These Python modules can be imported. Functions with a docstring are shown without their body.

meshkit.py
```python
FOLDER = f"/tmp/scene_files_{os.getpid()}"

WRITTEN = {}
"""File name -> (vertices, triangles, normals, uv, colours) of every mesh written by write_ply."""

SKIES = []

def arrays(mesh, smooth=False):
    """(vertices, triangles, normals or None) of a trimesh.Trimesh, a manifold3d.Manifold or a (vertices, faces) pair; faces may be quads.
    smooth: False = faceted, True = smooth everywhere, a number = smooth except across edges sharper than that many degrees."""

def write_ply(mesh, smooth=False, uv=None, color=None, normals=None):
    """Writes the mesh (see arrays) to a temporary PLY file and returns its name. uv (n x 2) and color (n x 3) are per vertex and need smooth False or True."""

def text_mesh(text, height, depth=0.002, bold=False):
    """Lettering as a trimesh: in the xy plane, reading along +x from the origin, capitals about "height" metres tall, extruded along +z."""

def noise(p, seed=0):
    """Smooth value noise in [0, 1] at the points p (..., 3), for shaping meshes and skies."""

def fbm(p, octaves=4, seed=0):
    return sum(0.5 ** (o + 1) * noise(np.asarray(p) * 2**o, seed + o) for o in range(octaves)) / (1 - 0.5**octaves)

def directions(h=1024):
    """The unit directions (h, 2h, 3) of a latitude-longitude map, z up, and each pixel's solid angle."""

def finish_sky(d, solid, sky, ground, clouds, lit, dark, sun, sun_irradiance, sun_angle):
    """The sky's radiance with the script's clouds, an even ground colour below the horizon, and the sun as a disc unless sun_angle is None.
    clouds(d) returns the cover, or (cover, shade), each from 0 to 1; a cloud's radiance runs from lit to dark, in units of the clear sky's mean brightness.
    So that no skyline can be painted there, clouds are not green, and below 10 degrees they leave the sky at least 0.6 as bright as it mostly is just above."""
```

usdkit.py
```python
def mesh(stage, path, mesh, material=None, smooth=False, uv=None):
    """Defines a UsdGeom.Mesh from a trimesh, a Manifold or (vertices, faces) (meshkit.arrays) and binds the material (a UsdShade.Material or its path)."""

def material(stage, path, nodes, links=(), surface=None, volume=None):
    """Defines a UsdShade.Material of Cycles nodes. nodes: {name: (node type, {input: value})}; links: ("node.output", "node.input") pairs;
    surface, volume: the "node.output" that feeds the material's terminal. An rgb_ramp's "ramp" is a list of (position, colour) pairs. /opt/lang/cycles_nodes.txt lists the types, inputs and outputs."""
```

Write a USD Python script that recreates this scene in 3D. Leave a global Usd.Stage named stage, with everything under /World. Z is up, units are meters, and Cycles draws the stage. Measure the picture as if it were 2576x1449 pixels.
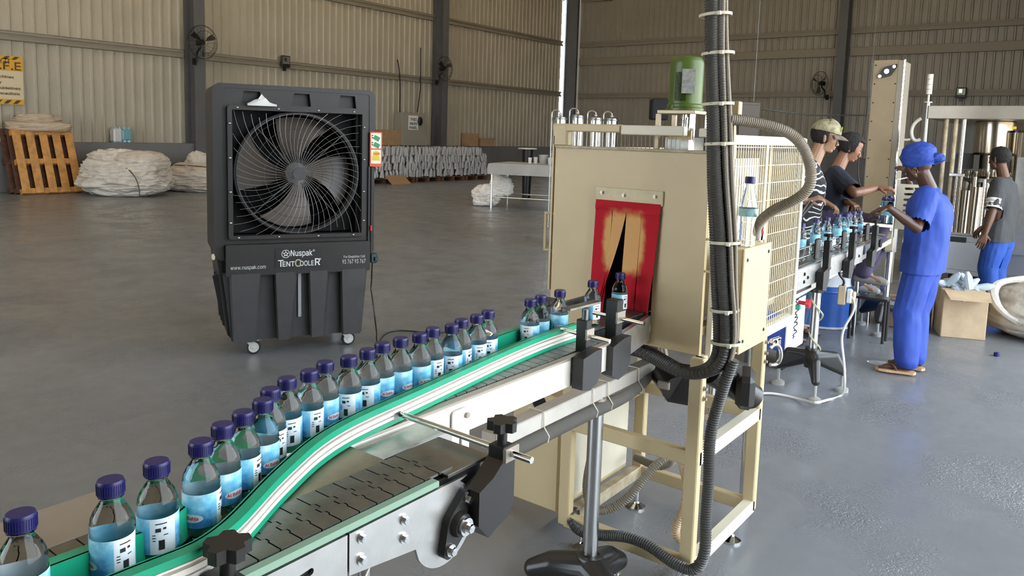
import math, random
import numpy as np, trimesh, manifold3d as m3, usdkit, meshkit
import shapely.geometry as sg, shapely.ops as so
from shapely import affinity
from pxr import Usd, UsdGeom, UsdLux, UsdShade, Gf, Sdf
stage = Usd.Stage.CreateInMemory()
UsdGeom.SetStageUpAxis(stage, 'Z'); UsdGeom.SetStageMetersPerUnit(stage, 1.0)
UsdGeom.Xform.Define(stage, '/World'); UsdGeom.Scope.Define(stage, '/World/Looks')
rnd = random.Random(7); nrng = np.random.RandomState(5)
# ------------------------------------------------------------------ camera, sky, sun, exposure
FPX, CX, CY, EYE = 1950., 1288., 561., 1.6
yaw, pitch, roll = map(math.radians, (37.2, 6.5, 1.7))
f0 = np.array([-math.sin(yaw)*math.cos(pitch), math.cos(yaw)*math.cos(pitch), -math.sin(pitch)])
r0 = np.array([math.cos(yaw), math.sin(yaw), 0.]); u0 = np.cross(r0, f0)
cr = r0*math.cos(roll)+u0*math.sin(roll); cu = u0*math.cos(roll)-r0*math.sin(roll)
EY = np.array([0, 0, EYE])
cam = UsdGeom.Camera.Define(stage, '/World/camera')
AP = 36.0
cam.CreateHorizontalApertureAttr(AP); cam.CreateVerticalApertureAttr(AP*1449/2576)
cam.CreateFocalLengthAttr(AP*FPX/2576)
cam.CreateVerticalApertureOffsetAttr(-AP*(724.5-CY)/2576)
cam.CreateFStopAttr(0.0); cam.CreateFocusDistanceAttr(3.0)
cam.CreateExposureAttr(-1.32)
cm = Gf.Matrix4d(*cr, 0, *cu, 0, *(-f0), 0, *EY, 1)
cam.AddTransformOp().Set(cm)
dome = UsdLux.DomeLight.Define(stage, '/World/sky_light')
dome.CreateColorAttr(Gf.Vec3f(0.78, 0.89, 1.0)); dome.CreateIntensityAttr(6.6)
sun = UsdLux.DistantLight.Define(stage, '/World/sun_light')
sun.CreateColorAttr(Gf.Vec3f(1.0, 0.86, 0.66)); sun.CreateIntensityAttr(34.0); sun.CreateAngleAttr(0.6); sun.CreateNormalizeAttr(True)
_sd = np.array([0.30, -0.36, -0.90]); _sd = _sd/np.linalg.norm(_sd)   # the way the sunlight travels
_z = -_sd; _x = np.cross([0, 0, 1], _z); _x /= np.linalg.norm(_x); _y = np.cross(_z, _x)
sun.AddTransformOp().Set(Gf.Matrix4d(*_x, 0, *_y, 0, *_z, 0, 0, 0, 20, 1))

def ray(x, y): return f0+(x-CX)/FPX*cr-(y-CY)/FPX*cu
def at(x, y, **k):
    """The point of the plane X=, Y=, Z= or at depth D= seen at pixel (x, y) of the photograph."""
    d = ray(x, y)
    if 'X' in k: t = k['X']/d[0]
    elif 'Y' in k: t = k['Y']/d[1]
    elif 'Z' in k: t = (k['Z']-EYE)/d[2]
    else: t = k['D']
    return EY+d*t
# ------------------------------------------------------------------ helpers
def V(*a): return np.array(a, float)
def unit(v): v = np.asarray(v, float); return v/max(np.linalg.norm(v), 1e-12)
def frame(d, up=(0, 0, 1)):
    d = unit(d); up = np.asarray(up, float)
    if abs(d @ unit(up)) > .99: up = V(0, 1, 0) if abs(d[1]) < .9 else V(1, 0, 0)
    s = unit(np.cross(up, d)); return s, np.cross(d, s), d
class G:
    """Collects shapes; becomes one Mesh."""
    def __init__(s): s.v = []; s.f = []; s.n = 0
    def add(s, v, f):
        v = np.asarray(v, float).reshape(-1, 3); f = np.asarray(f, int)
        if f.shape[1] == 4: f = np.vstack([f[:, [0, 1, 2]], f[:, [0, 2, 3]]])
        s.v.append(v); s.f.append(f+s.n); s.n += len(v); return s
    def tm(s, m): return s.add(m.vertices, m.faces)
    def man(s, m): q = m.to_mesh(); return s.add(q.vert_properties[:, :3], q.tri_verts)
    def box(s, c, d, rz=0, b=0.0, R=None):
        """Box at centre c of size d, turned by rz (degrees) or the matrix R, edges chamfered by b."""
        c = np.asarray(c, float); h = np.asarray(d, float)/2; b = min(b, h.min()*.9)
        if b <= 0:
            v = np.array([[x, y, z] for x in (-1, 1) for y in (-1, 1) for z in (-1, 1)], float)*h
            f = [[0, 1, 3, 2], [4, 6, 7, 5], [0, 4, 5, 1], [2, 3, 7, 6], [0, 2, 6, 4], [1, 5, 7, 3]]
        else:
            pts = []
            for x in (-1, 1):
                for y in (-1, 1):
                    for z in (-1, 1):
                        q = V(x, y, z)
                        for a in range(3):
                            w = q*(h-b); w[a] = q[a]*h[a]; pts.append(w)
            hull = trimesh.convex.convex_hull(np.array(pts)); v, f = hull.vertices, hull.faces
        if R is None:
            t = math.radians(rz); R = np.array([[math.cos(t), -math.sin(t), 0], [math.sin(t), math.cos(t), 0], [0, 0, 1]])
        return s.add(np.asarray(v) @ np.asarray(R).T+c, f)
    def bx(s, x0, x1, y0, y1, z0, z1, b=0.0):
        return s.box(((x0+x1)/2, (y0+y1)/2, (z0+z1)/2), (abs(x1-x0), abs(y1-y0), abs(z1-z0)), b=b)
    def bar(s, p0, p1, w, h, up=(0, 0, 1), b=0.0):
        p0 = np.asarray(p0, float); p1 = np.asarray(p1, float); a, u, d = frame(p1-p0, up)
        return s.box((p0+p1)/2, (w, h, np.linalg.norm(p1-p0)), R=np.stack([a, u, d], 1), b=b)
    def cyl(s, p0, p1, r, r1=None, n=16, cap=True):
        p0 = np.asarray(p0, float); p1 = np.asarray(p1, float); r1 = r if r1 is None else r1
        a, u, d = frame(p1-p0); t = np.arange(n)*2*math.pi/n
        ring = np.cos(t)[:, None]*a+np.sin(t)[:, None]*u
        v = np.vstack([p0+ring*r, p1+ring*r1, [p0, p1]]); i = np.arange(n); j = (i+1) % n
        f = [np.stack([i, j, j+n], 1), np.stack([i, j+n, i+n], 1)]
        if cap: f += [np.stack([j, i, np.full(n, 2*n)], 1), np.stack([i+n, j+n, np.full(n, 2*n+1)], 1)]
        return s.add(v, np.vstack(f))
    def tube(s, pts, r, n=8, closed=False):
        """A round tube along the points; r is a number or one radius per point."""
        p = np.asarray(pts, float); m = len(p); rr = np.broadcast_to(np.asarray(r, float), (m,))
        tg = np.roll(p, -1, 0)-np.roll(p, 1, 0) if closed else np.gradient(p, axis=0)
        tg = tg/np.maximum(np.linalg.norm(tg, axis=1), 1e-9)[:, None]
        a = frame(tg[0])[0]; th = np.arange(n)*2*math.pi/n; V_ = []
        for i in range(m):
            a = unit(a-(a @ tg[i])*tg[i]); b = np.cross(tg[i], a)
            V_.append(p[i]+rr[i]*(np.cos(th)[:, None]*a+np.sin(th)[:, None]*b))
        v = np.vstack(V_); f = []; i = np.arange(n); j = (i+1) % n
        for k in range(m if closed else m-1):
            o, q = k*n, ((k+1) % m)*n
            f.append(np.stack([o+i, o+j, q+j, q+i], 1))
        f = np.vstack(f); s.add(v, f)
        if not closed:
            s.add(np.vstack([V_[0], p[0]]), np.stack([j, i, np.full(n, n)], 1)); s.add(np.vstack([V_[-1], p[-1]]), np.stack([i, j, np.full(n, n)], 1))
        return s
    def lathe(s, prof, c=(0, 0, 0), n=24, axis=(0, 0, 1), sx=1, sy=1):
        a, u, d = frame(axis, (0, 1, 0)); c = np.asarray(c, float)
        if abs(d[2]) > .999: a, u = V(1, 0, 0), V(0, 1, 0)*np.sign(d[2])
        t = np.arange(n)*2*math.pi/n; ring = np.cos(t)[:, None]*a*sx+np.sin(t)[:, None]*u*sy
        prof = np.asarray(prof, float); v = np.vstack([c+ring*r+d*z for r, z in prof]); i = np.arange(n); j = (i+1) % n; f = []
        for k in range(len(prof)-1): f.append(np.stack([k*n+i, k*n+j, (k+1)*n+j, (k+1)*n+i], 1))
        return s.add(v, np.vstack(f))
    def ball(s, c, r, sub=2, sc=(1, 1, 1), R=None):
        m = trimesh.creation.icosphere(sub, 1.0); v = m.vertices*np.asarray(sc)*r
        if R is not None: v = v @ np.asarray(R).T
        return s.add(v+np.asarray(c), m.faces)
    def prism(s, poly, t, o=(0, 0, 0), ex=(1, 0, 0), ey=(0, 1, 0)):
        """A shapely polygon (or points) in the plane (ex, ey) at o, extruded by t along ex x ey."""
        if not hasattr(poly, 'geom_type'): poly = sg.Polygon(poly)
        ex, ey = V(*ex), V(*ey); ez = np.cross(ex, ey)
        for g in getattr(poly, 'geoms', [poly]):
            if g.area < 1e-10: continue
            m = trimesh.creation.extrude_polygon(g, t, engine='earcut'); q = m.vertices
            s.add(np.asarray(o)+q[:, :1]*ex+q[:, 1:2]*ey+q[:, 2:3]*ez, m.faces)
        return s
    def grid(s, P):
        """A surface through a (rows, columns, 3) array of points."""
        P = np.asarray(P, float); a, b = P.shape[:2]; k = np.arange(a*b).reshape(a, b)
        return s.add(P.reshape(-1, 3), np.stack([k[:-1, :-1], k[1:, :-1], k[1:, 1:], k[:-1, 1:]], -1).reshape(-1, 4))
    def text(s, txt, h, o, ex, ey, d=.0015, bold=False, centre=False, fit=None):
        m = meshkit.text_mesh(txt, h, d, bold); q = m.vertices.copy()
        if fit: q[:, 0] *= fit/np.ptp(q[:, 0])
        if centre: q[:, 0] -= (q[:, 0].max()+q[:, 0].min())/2
        ex, ey = unit(ex), unit(ey); ez = np.cross(ex, ey)
        return s.add(np.asarray(o)+q[:, :1]*ex+q[:, 1:2]*ey+q[:, 2:3]*ez, m.faces)
    def mesh(s): return np.vstack(s.v), np.vstack(s.f)
def spline(P, n=60, closed=False):
    from scipy.interpolate import CubicSpline
    P = np.asarray(P, float); t = np.r_[0, np.cumsum(np.linalg.norm(np.diff(P, axis=0), axis=1))]
    return CubicSpline(t, P)(np.linspace(0, t[-1], n))
def resample(P, step):
    P = np.asarray(P, float); t = np.r_[0, np.cumsum(np.linalg.norm(np.diff(P, axis=0), axis=1))]
    q = np.linspace(0, t[-1], max(2, int(t[-1]/step)+1)); return np.stack([np.interp(q, t, P[:, k]) for k in range(3)], 1)
USED = {}
def fresh(parent, name):
    k = USED.get((parent, name), -1)+1; USED[(parent, name)] = k
    return f'{parent}/{name}' if k == 0 else f'{parent}/{name}_{k:03d}'
XF = {}
def put(p, label=None, cat=None, group=None, kind=None):
    for k, v in (('label', label), ('category', cat), ('group', group), ('kind', kind)):
        if v: p.SetCustomDataByKey(k, v)
    return p
def thing(name, label, cat, loc=(0, 0, 0), rz=0, group=None, kind=None):
    """An Xform at the thing's base; its parts follow and are given in world coordinates (local=True: in the thing's own)."""
    x = UsdGeom.Xform.Define(stage, fresh('/World', name)); x.AddTranslateOp().Set(Gf.Vec3d(*map(float, loc)))
    x.AddRotateZOp().Set(float(rz)); t = math.radians(rz)
    XF[str(x.GetPath())] = (np.asarray(loc, float), np.array([[math.cos(t), -math.sin(t), 0], [math.sin(t), math.cos(t), 0], [0, 0, 1]]))
    return put(x.GetPrim(), label, cat, group, kind)
def obj(name, g, mt, parent=None, smooth=30, label=None, cat=None, group=None, kind=None, local=False):
    path = fresh(str(parent.GetPath()) if parent else '/World', name)
    v, f = g.mesh() if isinstance(g, G) else meshkit.arrays(g)[:2]
    root = '/'.join(path.split('/')[:3])
    if parent and not local and root in XF:
        o, R = XF[root]; v = (v-o) @ R
    p = usdkit.mesh(stage, path, (v, f), mt, smooth=smooth).GetPrim()
    return put(p, label, cat, group, kind)
def single(name, g, mt, label, cat, group=None, smooth=30, kind=None):
    v, f = g.mesh(); o = V((v[:, 0].min()+v[:, 0].max())/2, (v[:, 1].min()+v[:, 1].max())/2, v[:, 2].min())
    path = fresh('/World', name); m = usdkit.mesh(stage, path, (v-o, f), mt, smooth=smooth); m.AddTranslateOp().Set(Gf.Vec3d(*o))
    return put(m.GetPrim(), label, cat, group, kind)
def dup(src, loc, rz=0, label=None, group=None, sc=None, tilt=None):
    x = UsdGeom.Xform.Define(stage, fresh('/World', src.GetName().rstrip('0123456789').rstrip('_'))); x.AddTranslateOp().Set(Gf.Vec3d(*map(float, loc))); x.AddRotateZOp().Set(float(rz))
    if tilt: x.AddRotateXOp().Set(float(tilt))
    if sc: x.AddScaleOp().Set(Gf.Vec3f(*sc))
    p = x.GetPrim(); p.GetReferences().AddInternalReference(src.GetPath()); p.SetInstanceable(True)
    w = src.GetCustomData(); return put(p, label or w.get('label'), w.get('category'), group or w.get('group'), w.get('kind'))
# ------------------------------------------------------------------ materials
MATS = {}
def mat(name, col=(.5, .5, .5), rough=.5, metal=0., noise=None, bump=None, trans=0., ior=1.45, coat=0., col2=None, emit=None, alpha=None, spec=None, coord='object', thin=0.):
    """Principled material; noise=(scale, amount or colour mix with col2), bump=(scale, strength, distance)."""
    if name in MATS: return MATS[name]
    P = {'base_color': col, 'roughness': rough, 'metallic': metal, 'ior': ior}
    if trans: P['transmission_weight'] = trans
    if coat: P['coat_weight'] = coat; P['coat_roughness'] = .1
    if emit: P['emission_color'] = emit[0]; P['emission_strength'] = emit[1]
    if alpha is not None: P['alpha'] = alpha
    N = {'p': ('principled_bsdf', P)}; L = []
    if noise or bump: N['tc'] = ('texture_coordinate', {})
    if noise:
        c2 = col2 or tuple(c*(1-noise[1]) for c in col)
        N['n'] = ('noise_texture', {'scale': noise[0], 'detail': 4., 'roughness': .6})
        N['r'] = ('rgb_ramp', {'ramp': [(.32, c2), (.68, col)]})
        L += [(f'tc.{coord}', 'n.vector'), ('n.fac', 'r.fac'), ('r.color', 'p.base_color')]
    if bump:
        N['bn'] = ('noise_texture', {'scale': bump[0], 'detail': 3., 'roughness': .55})
        N['b'] = ('bump', {'strength': bump[1], 'distance': bump[2]})
        L += [(f'tc.{coord}', 'bn.vector'), ('bn.fac', 'b.height'), ('b.normal', 'p.normal')]
    MATS[name] = usdkit.material(stage, f'/World/Looks/{name}', N, L, surface='p.BSDF'); return MATS[name]
cream = mat('cream_paint', (.53, .415, .235), .42, noise=(5, .08), bump=(60, .04, .002))
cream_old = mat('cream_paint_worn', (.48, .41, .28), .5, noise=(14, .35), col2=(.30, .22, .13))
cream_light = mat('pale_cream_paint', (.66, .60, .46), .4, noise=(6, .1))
steel = mat('stainless_steel', (.55, .54, .52), .24, 1., bump=(90, .03, .001))
steel_br = mat('brushed_steel', (.60, .59, .57), .36, 1., noise=(25, .12))
chrome = mat('chrome', (.75, .75, .74), .1, 1.)
dark_steel = mat('dark_steel', (.20, .205, .195), .36, .9, noise=(20, .35))
black = mat('black_plastic', (.012, .011, .010), .42)
black_m = mat('black_moulding', (.02, .018, .017), .33)
rubber = mat('black_rubber', (.02, .02, .02), .7)
conduit_m = mat('dark_conduit', (.060, .056, .050), .42)
grey_cond = mat('grey_conduit', (.22, .185, .14), .5)
green_g = mat('green_guide_plastic', (.01, .30, .16), .32)
white_g = mat('white_guide_plastic', (.70, .66, .60), .4)
alu = mat('aluminium', (.36, .31, .26), .42, .6)
tie = mat('zip_tie_plastic', (.62, .57, .45), .5)
hole_m = mat('dark_gap', (.008, .008, .008), .9)
white_p = mat('white_paper', (.75, .73, .68), .6)
ink = mat('black_ink', (.02, .02, .02), .6)
red_i = mat('red_ink', (.55, .03, .03), .5)
wood = mat('pine_wood', (.66, .32, .09), .6, noise=(9, .4))
wood_d = mat('old_dark_wood', (.12, .05, .025), .7, noise=(9, .5))
card = mat('cardboard', (.42, .26, .14), .75, noise=(6, .2))
weave = mat('woven_sack', (.66, .59, .50), .7, noise=(7, .2), bump=(26, .35, .02))
# ------------------------------------------------------------------ the hall
WX, WY, TOP = -19.6, 29.6, 8.6
floor_m = usdkit.material(stage, '/World/Looks/painted_concrete', {
    'tc': ('texture_coordinate', {}), 'n1': ('noise_texture', {'scale': .9, 'detail': 5., 'roughness': .6}),
    'r1': ('rgb_ramp', {'ramp': [(.3, (.180, .184, .192)), (.5, (.192, .197, .206)), (.72, (.208, .213, .224))]}),
    'n2': ('noise_texture', {'scale': 48., 'detail': 3., 'roughness': .55, 'distortion': 1.6}),
    'n3': ('noise_texture', {'scale': 1.6, 'detail': 2.}), 'r3': ('rgb_ramp', {'ramp': [(.46, (0, 0, 0)), (.62, (1, 1, 1))]}),
    'mu': ('math', {'math_type': 'multiply'}), 'b': ('bump', {'strength': 1., 'distance': .010}),
    'n4': ('noise_texture', {'scale': 3.2, 'detail': 4.}), 'r4': ('rgb_ramp', {'ramp': [(.35, (.25, .25, .25)), (.65, (.33, .33, .33))]}),
    'p': ('principled_bsdf', {'ior': 1.5})},
    [('tc.object', 'n1.vector'), ('n1.fac', 'r1.fac'), ('r1.color', 'p.base_color'), ('tc.object', 'n2.vector'), ('tc.object', 'n3.vector'), ('n3.fac', 'r3.fac'),
     ('n2.fac', 'mu.value1'), ('r3.color', 'mu.value2'), ('mu.value', 'b.height'), ('b.normal', 'p.normal'), ('tc.object', 'n4.vector'), ('n4.fac', 'r4.fac'), ('r4.color', 'p.roughness')], surface='p.BSDF')
wall_m = mat('beige_metal_sheet', (.43, .385, .295), .45, noise=(.8, .12))
wallb_m = mat('grey_metal_sheet', (.31, .28, .225), .45, noise=(.8, .12))
girt_m = mat('girt_paint', (.25, .215, .16), .5)
col_m = mat('grey_column_paint', (.115, .115, .115), .5, noise=(3, .15))
plinth_m = mat('grey_plinth', (.17, .165, .16), .6, noise=(2, .15))
roof_m = mat('roof_sheet', (.40, .37, .31), .6)
out_m = mat('outside_ground', (.44, .40, .33), .9)
S = 'structure'
g = G().bx(-19.9, 3.25, -9.2, 29.9, -.25, 0); obj('floor', g, floor_m, kind=S, smooth=False)
g = G().bx(-70, 70, -70, -9.25, -.3, -.05).bx(3.3, 70, -9.25, 90, -.3, -.05).bx(-70, -19.95, -9.25, 90, -.3, -.05).bx(-19.95, 3.3, 29.95, 90, -.3, -.05)
obj('ground_outside', g, out_m, kind=S, smooth=False)
g = G()
for x0, x1 in ((-20, -16.6), (-15.6, -11.1), (-10.1, -5.6), (-4.9, 3.4)): g.bx(x0, x1, -9.3, 30, TOP, TOP+.15)
for x0, x1 in ((-16.6, -15.6), (-11.1, -10.1), (-5.6, -4.9)): g.bx(x0, x1, -9.3, -4, TOP, TOP+.15).bx(x0, x1, 26, 30, TOP, TOP+.15)
obj('ceiling', g, roof_m, kind=S, smooth=False)
sky_m = usdkit.material(stage, '/World/Looks/yellowed_skylight_sheet', {'t': ('translucent_bsdf', {'color': (.115, .094, .068)})}, [], surface='t.BSDF')
g = G()
for x0, x1 in ((-16.6, -15.6), (-11.1, -10.1), (-5.6, -4.9)): g.grid(np.array([[(x0, -4, TOP+.1), (x0, 26, TOP+.1)], [(x1, -4, TOP+.1), (x1, 26, TOP+.1)]]))
obj('roof_skylight', g, sky_m, kind=S, smooth=False)
def sheet(o, ex, nx, w, z0, z1):
    """One corrugated sheet of width w from o along ex; its ribs stand out along nx."""
    ex, nx = V(*ex), V(*nx); pr = []
    for k in range(int(round(w/.25))):
        a = k*.25; pr += [(a+.015, 0), (a+.10, 0), (a+.125, .035), (a+.165, .035), (a+.19, 0), (a+.235, 0)]
    pr = [(-.01, .002)]+pr+[(w+.01, .002)]; pr = np.array(pr); P = np.stack([[V(*o)+ex*a+nx*b+V(0, 0, z) for a, b in pr] for z in (z0, z1)])
    Q = np.stack([[V(*o)+ex*a+nx*(b-.004)+V(0, 0, z) for a, b in pr] for z in (z1, z0)])
    return G().grid(P).grid(Q)
wl = thing('wall_left', 'beige corrugated metal wall on the left', 'wall', kind=S)
for k in range(28):
    y = 1.0+k*1.0; obj('corrugated_sheet', sheet((WX, y, 0), (0, 1, 0), (1, 0, 0), 1.0, .2, TOP), wall_m, wl, smooth=False)
obj('plain_sheet', G().bx(WX-.01, WX, -9.2, 1.0, 0, TOP), wall_m, wl, smooth=False)
wb = thing('wall_back', 'grey corrugated metal wall at the back', 'wall', kind=S)
for k in range(21):
    x = WX+.3+k; obj('corrugated_sheet', sheet((x, WY, 0), (1, 0, 0), (0, -1, 0), 1.0, .2, TOP), wallb_m, wb, smooth=False)
obj('plain_sheet', G().bx(1.7, 3.2, WY, WY+.01, 0, TOP), wallb_m, wb, smooth=False)
obj('plain_sheet', G().bx(WX, WX+.3, WY, WY+.01, 0, TOP), wallb_m, wb, smooth=False)
wr = thing('wall_right', 'metal wall with tall loading doorway outside the frame', 'wall', kind=S)
for a in ((3.2, 3.3, -9.2, .5, 0, TOP), (3.2, 3.3, 14.0, 30, 0, TOP), (3.2, 3.3, .5, 14.0, 5.6, TOP)): obj('wall_panel', G().bx(*a), wallb_m, wr, smooth=False)
wf = thing('wall_front', 'metal wall with wide doorway behind the camera', 'wall', kind=S)
for a in ((-20, -14.5, -9.3, -9.2, 0, TOP), (-4.5, 3.3, -9.3, -9.2, 0, TOP), (-14.5, -4.5, -9.3, -9.2, 6.0, TOP)): obj('wall_panel', G().bx(*a), wallb_m, wf, smooth=False)
g = G().bx(WX+.01, WX+.42, -9, 28.6, 0, 1.12, b=.015); obj('baseboard_left', g, plinth_m, kind=S)
g = G().bx(WX+.5, 3.1, WY-.40, WY-.04, 0, 1.12, b=.015); obj('baseboard_back', g, plinth_m, kind=S)
def column(x, y, ang, d=.46, w=.30):
    c = thing('steel_column', 'dark grey steel column on the corrugated wall', 'column', (x, y, 0), ang, kind=S)
    for a in (-1, 1): obj('flange', G().bx(a*d/2-.012, a*d/2+.012, -w/2, w/2, 0, TOP), col_m, c, smooth=False, local=True)
    obj('web', G().bx(-d/2+.012, d/2-.012, -.008, .008, 0, TOP), col_m, c, smooth=False, local=True)
    return c
for y, lb in ((2.0, 'dark grey steel column at the far left, mostly outside the picture'), (11.4, 'dark grey steel column left of the black cooler, with a fan bracket'), (20.9, 'dark grey steel column between the cooler and the wall corner')):
    put(column(WX+.30, y, 0), lb)
put(column(WX+.42, WY-.42, 45, .55, .42), 'dark grey steel column in the far corner beside the bright slit')
put(column(-7.75, WY-.28, 90), 'dark steel column on the back wall right of the corner, behind the cable bundle')
def girt(p0, p1, nx, h=.20, d=.10):
    p0, p1, nx = V(*p0), V(*p1), V(*nx); g = G(); u = unit(p1-p0)
    c = (p0+p1)/2+nx*d/2; L = np.linalg.norm(p1-p0); R = np.stack([u, nx, V(0, 0, 1)], 1)
    if np.linalg.det(R) < 0: R[:, 0] *= -1
    g.box(c+V(0, 0, h/2), (L, d, .012), R=R); g.box(c-V(0, 0, h/2), (L, d, .012), R=R); g.box((p0+p1)/2+nx*.045, (L, .012, h), R=R)
    g.box(c+nx*(d/2-.006)+V(0, 0, h/2-.03), (L, .012, .06), R=R); g.box(c+nx*(d/2-.006)-V(0, 0, h/2-.03), (L, .012, .06), R=R)
    return g
n = 1
for z in (3.45, 5.65, 7.6):
    for y0, y1 in ((-9, 11.2), (11.6, 20.7), (21.1, 29.0)):
        obj('trim_%d' % n, girt((WX+.03, y0, z), (WX+.03, y1, z), (1, 0, 0)), girt_m, kind=S, smooth=False); n += 1
    for x0, x1 in ((-18.9, -7.95), (-7.55, 3.1)):
        obj('trim_%d' % n, girt((x0, WY-.03, z-.05), (x1, WY-.03, z-.05), (0, -1, 0)), girt_m, kind=S, smooth=False); n += 1
for x0, x1 in ((-18.9, -7.95), (-7.55, 3.1)):
    obj('trim_%d' % n, G().bx(x0, x1, WY-.16, WY-.04, 4.72, 5.02, b=.01), girt_m, kind=S); n += 1
# ------------------------------------------------------------------ conveyors
BZ = .984                                   # height of the belts
def link_poly(w, L=.0354):
    a = [(0, 0), (.34, 0), (.36, .007), (.47, .007), (.49, -.004), (.62, -.004), (.64, .003), (.72, .003), (.74, 0), (1, 0)]
    lo = [(x*w, y) for x, y in a]; hi = [(x*w, y+L) for x, y in a]
    return sg.Polygon(lo+hi[::-1])
def chain(parent, x0, x1, ys, m=dark_steel, join=False):
    pl = link_poly(x1-x0); J = G()
    for y in ys:
        g = J if join else G()
        g.prism(pl, .0045, (x0, y, BZ-.0045))
        if not join: obj('chain_link', g, m, parent, smooth=False)
    if join: obj('slat_chain', J, m, parent, smooth=False, kind='stuff')
def bolt(g, p, ax, r=.007, h=.008):
    p = V(*p); ax = unit(V(*ax)); g.cyl(p, p+ax*h*.35, r*1.45, n=14); g.cyl(p+ax*h*.35, p+ax*h, r, n=6)
    g.cyl(p+ax*h, p+ax*h*1.02, r*.5, n=6)
# conveyor B, nearest the camera
cb = thing('chain_conveyor', 'steel chain conveyor with rounded bearing end at the front, empty outer lane', 'conveyor', (-1.0, .4, 0))
chain(cb, -1.026, -.912, np.arange(1.005, -.12, -.038)); chain(cb, -1.165, -1.040, np.arange(.60, -.12, -.038))
xs = -.897
A = sg.Polygon([(.775, .898), (.775, .968), (1.06, .968)]+[(1.0+.078*math.cos(t), .895+.078*math.sin(t)) for t in np.linspace(1.05, -2.6, 30)]+[(.925, .878)])
pX = (0, 1, 0); pY = (0, 0, 1)               # the plane Y, Z; its normal is +X
obj('end_plate', G().prism(A, .006, (xs, 0, 0), pX, pY), steel_br, cb)
slot = so.unary_union([sg.LineString([(.60, .926), (.70, .939)]).buffer(.0055), sg.Point(.648, .933).buffer(.013)])
Bp = sg.Polygon([(-.2, .898), (-.2, .968), (.771, .968), (.771, .898)]).difference(slot).difference(sg.Point(.595, .925).buffer(.004))
obj('side_plate', G().prism(Bp, .006, (xs, 0, 0), pX, pY), steel_br, cb)
obj('inner_plate', G().bx(-.905, -.899, -.2, 1.0, .90, .962).bx(-1.172, -1.168, -.2, .60, .88, .966), hole_m, cb)
g = G().bx(-.911, -.892, -.2, .985, .970, .982, b=.002); obj('wear_strip', g, mat('pale_green_strip', (.22, .34, .25), .5), cb)
obj('end_deck', G().bx(-1.034, -.897, 1.012, 1.135, .974, .981, b=.001), mat('end_deck_steel', (.22, .215, .20), .34, 1., noise=(40, .15)), cb)
obj('transfer_plate', G().bx(-1.165, -1.030, .645, .985, .970, .980), mat('stained_steel', (.30, .24, .17), .4, .8, noise=(18, .3)), cb)
obj('chain_bed', G().bx(-1.03, -.908, -.2, 1.01, .945, .968).bx(-1.168, -1.035, -.2, .61, .945, .968), hole_m, cb)
obj('nose_block', G().bx(-1.03, -.91, .93, 1.12, .90, .972), black_m, cb)
g = G().prism([(.0, .86), (.0, .98), (.14, .98), (.14, .86)], .004, (-1.165, .86, 0), (1, 0, 0), (0, 0, 1)); 
obj('back_deck', G().bx(-1.30, -1.17, -.2, .575, .972, .983, b=.001), mat('beige_deck', (.40, .36, .31), .45, .5, noise=(12, .12)), cb)
obj('back_side_plate', G().bx(-1.30, -1.296, -.2, .575, .88, .972), steel_br, cb)
for y, z in ((.895, .945), (.895, .912), (.80, .952), (.80, .915)):
    g = G(); bolt(g, (xs+.006, y, z), (1, 0, 0), .0065, .009); obj('hex_bolt', g, chrome, cb)
bh = so.unary_union([sg.Point(1.02, .893).buffer(.030), sg.LineString([(1.045, .938), (.995, .848)]).buffer(.013)]).convex_hull
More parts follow.
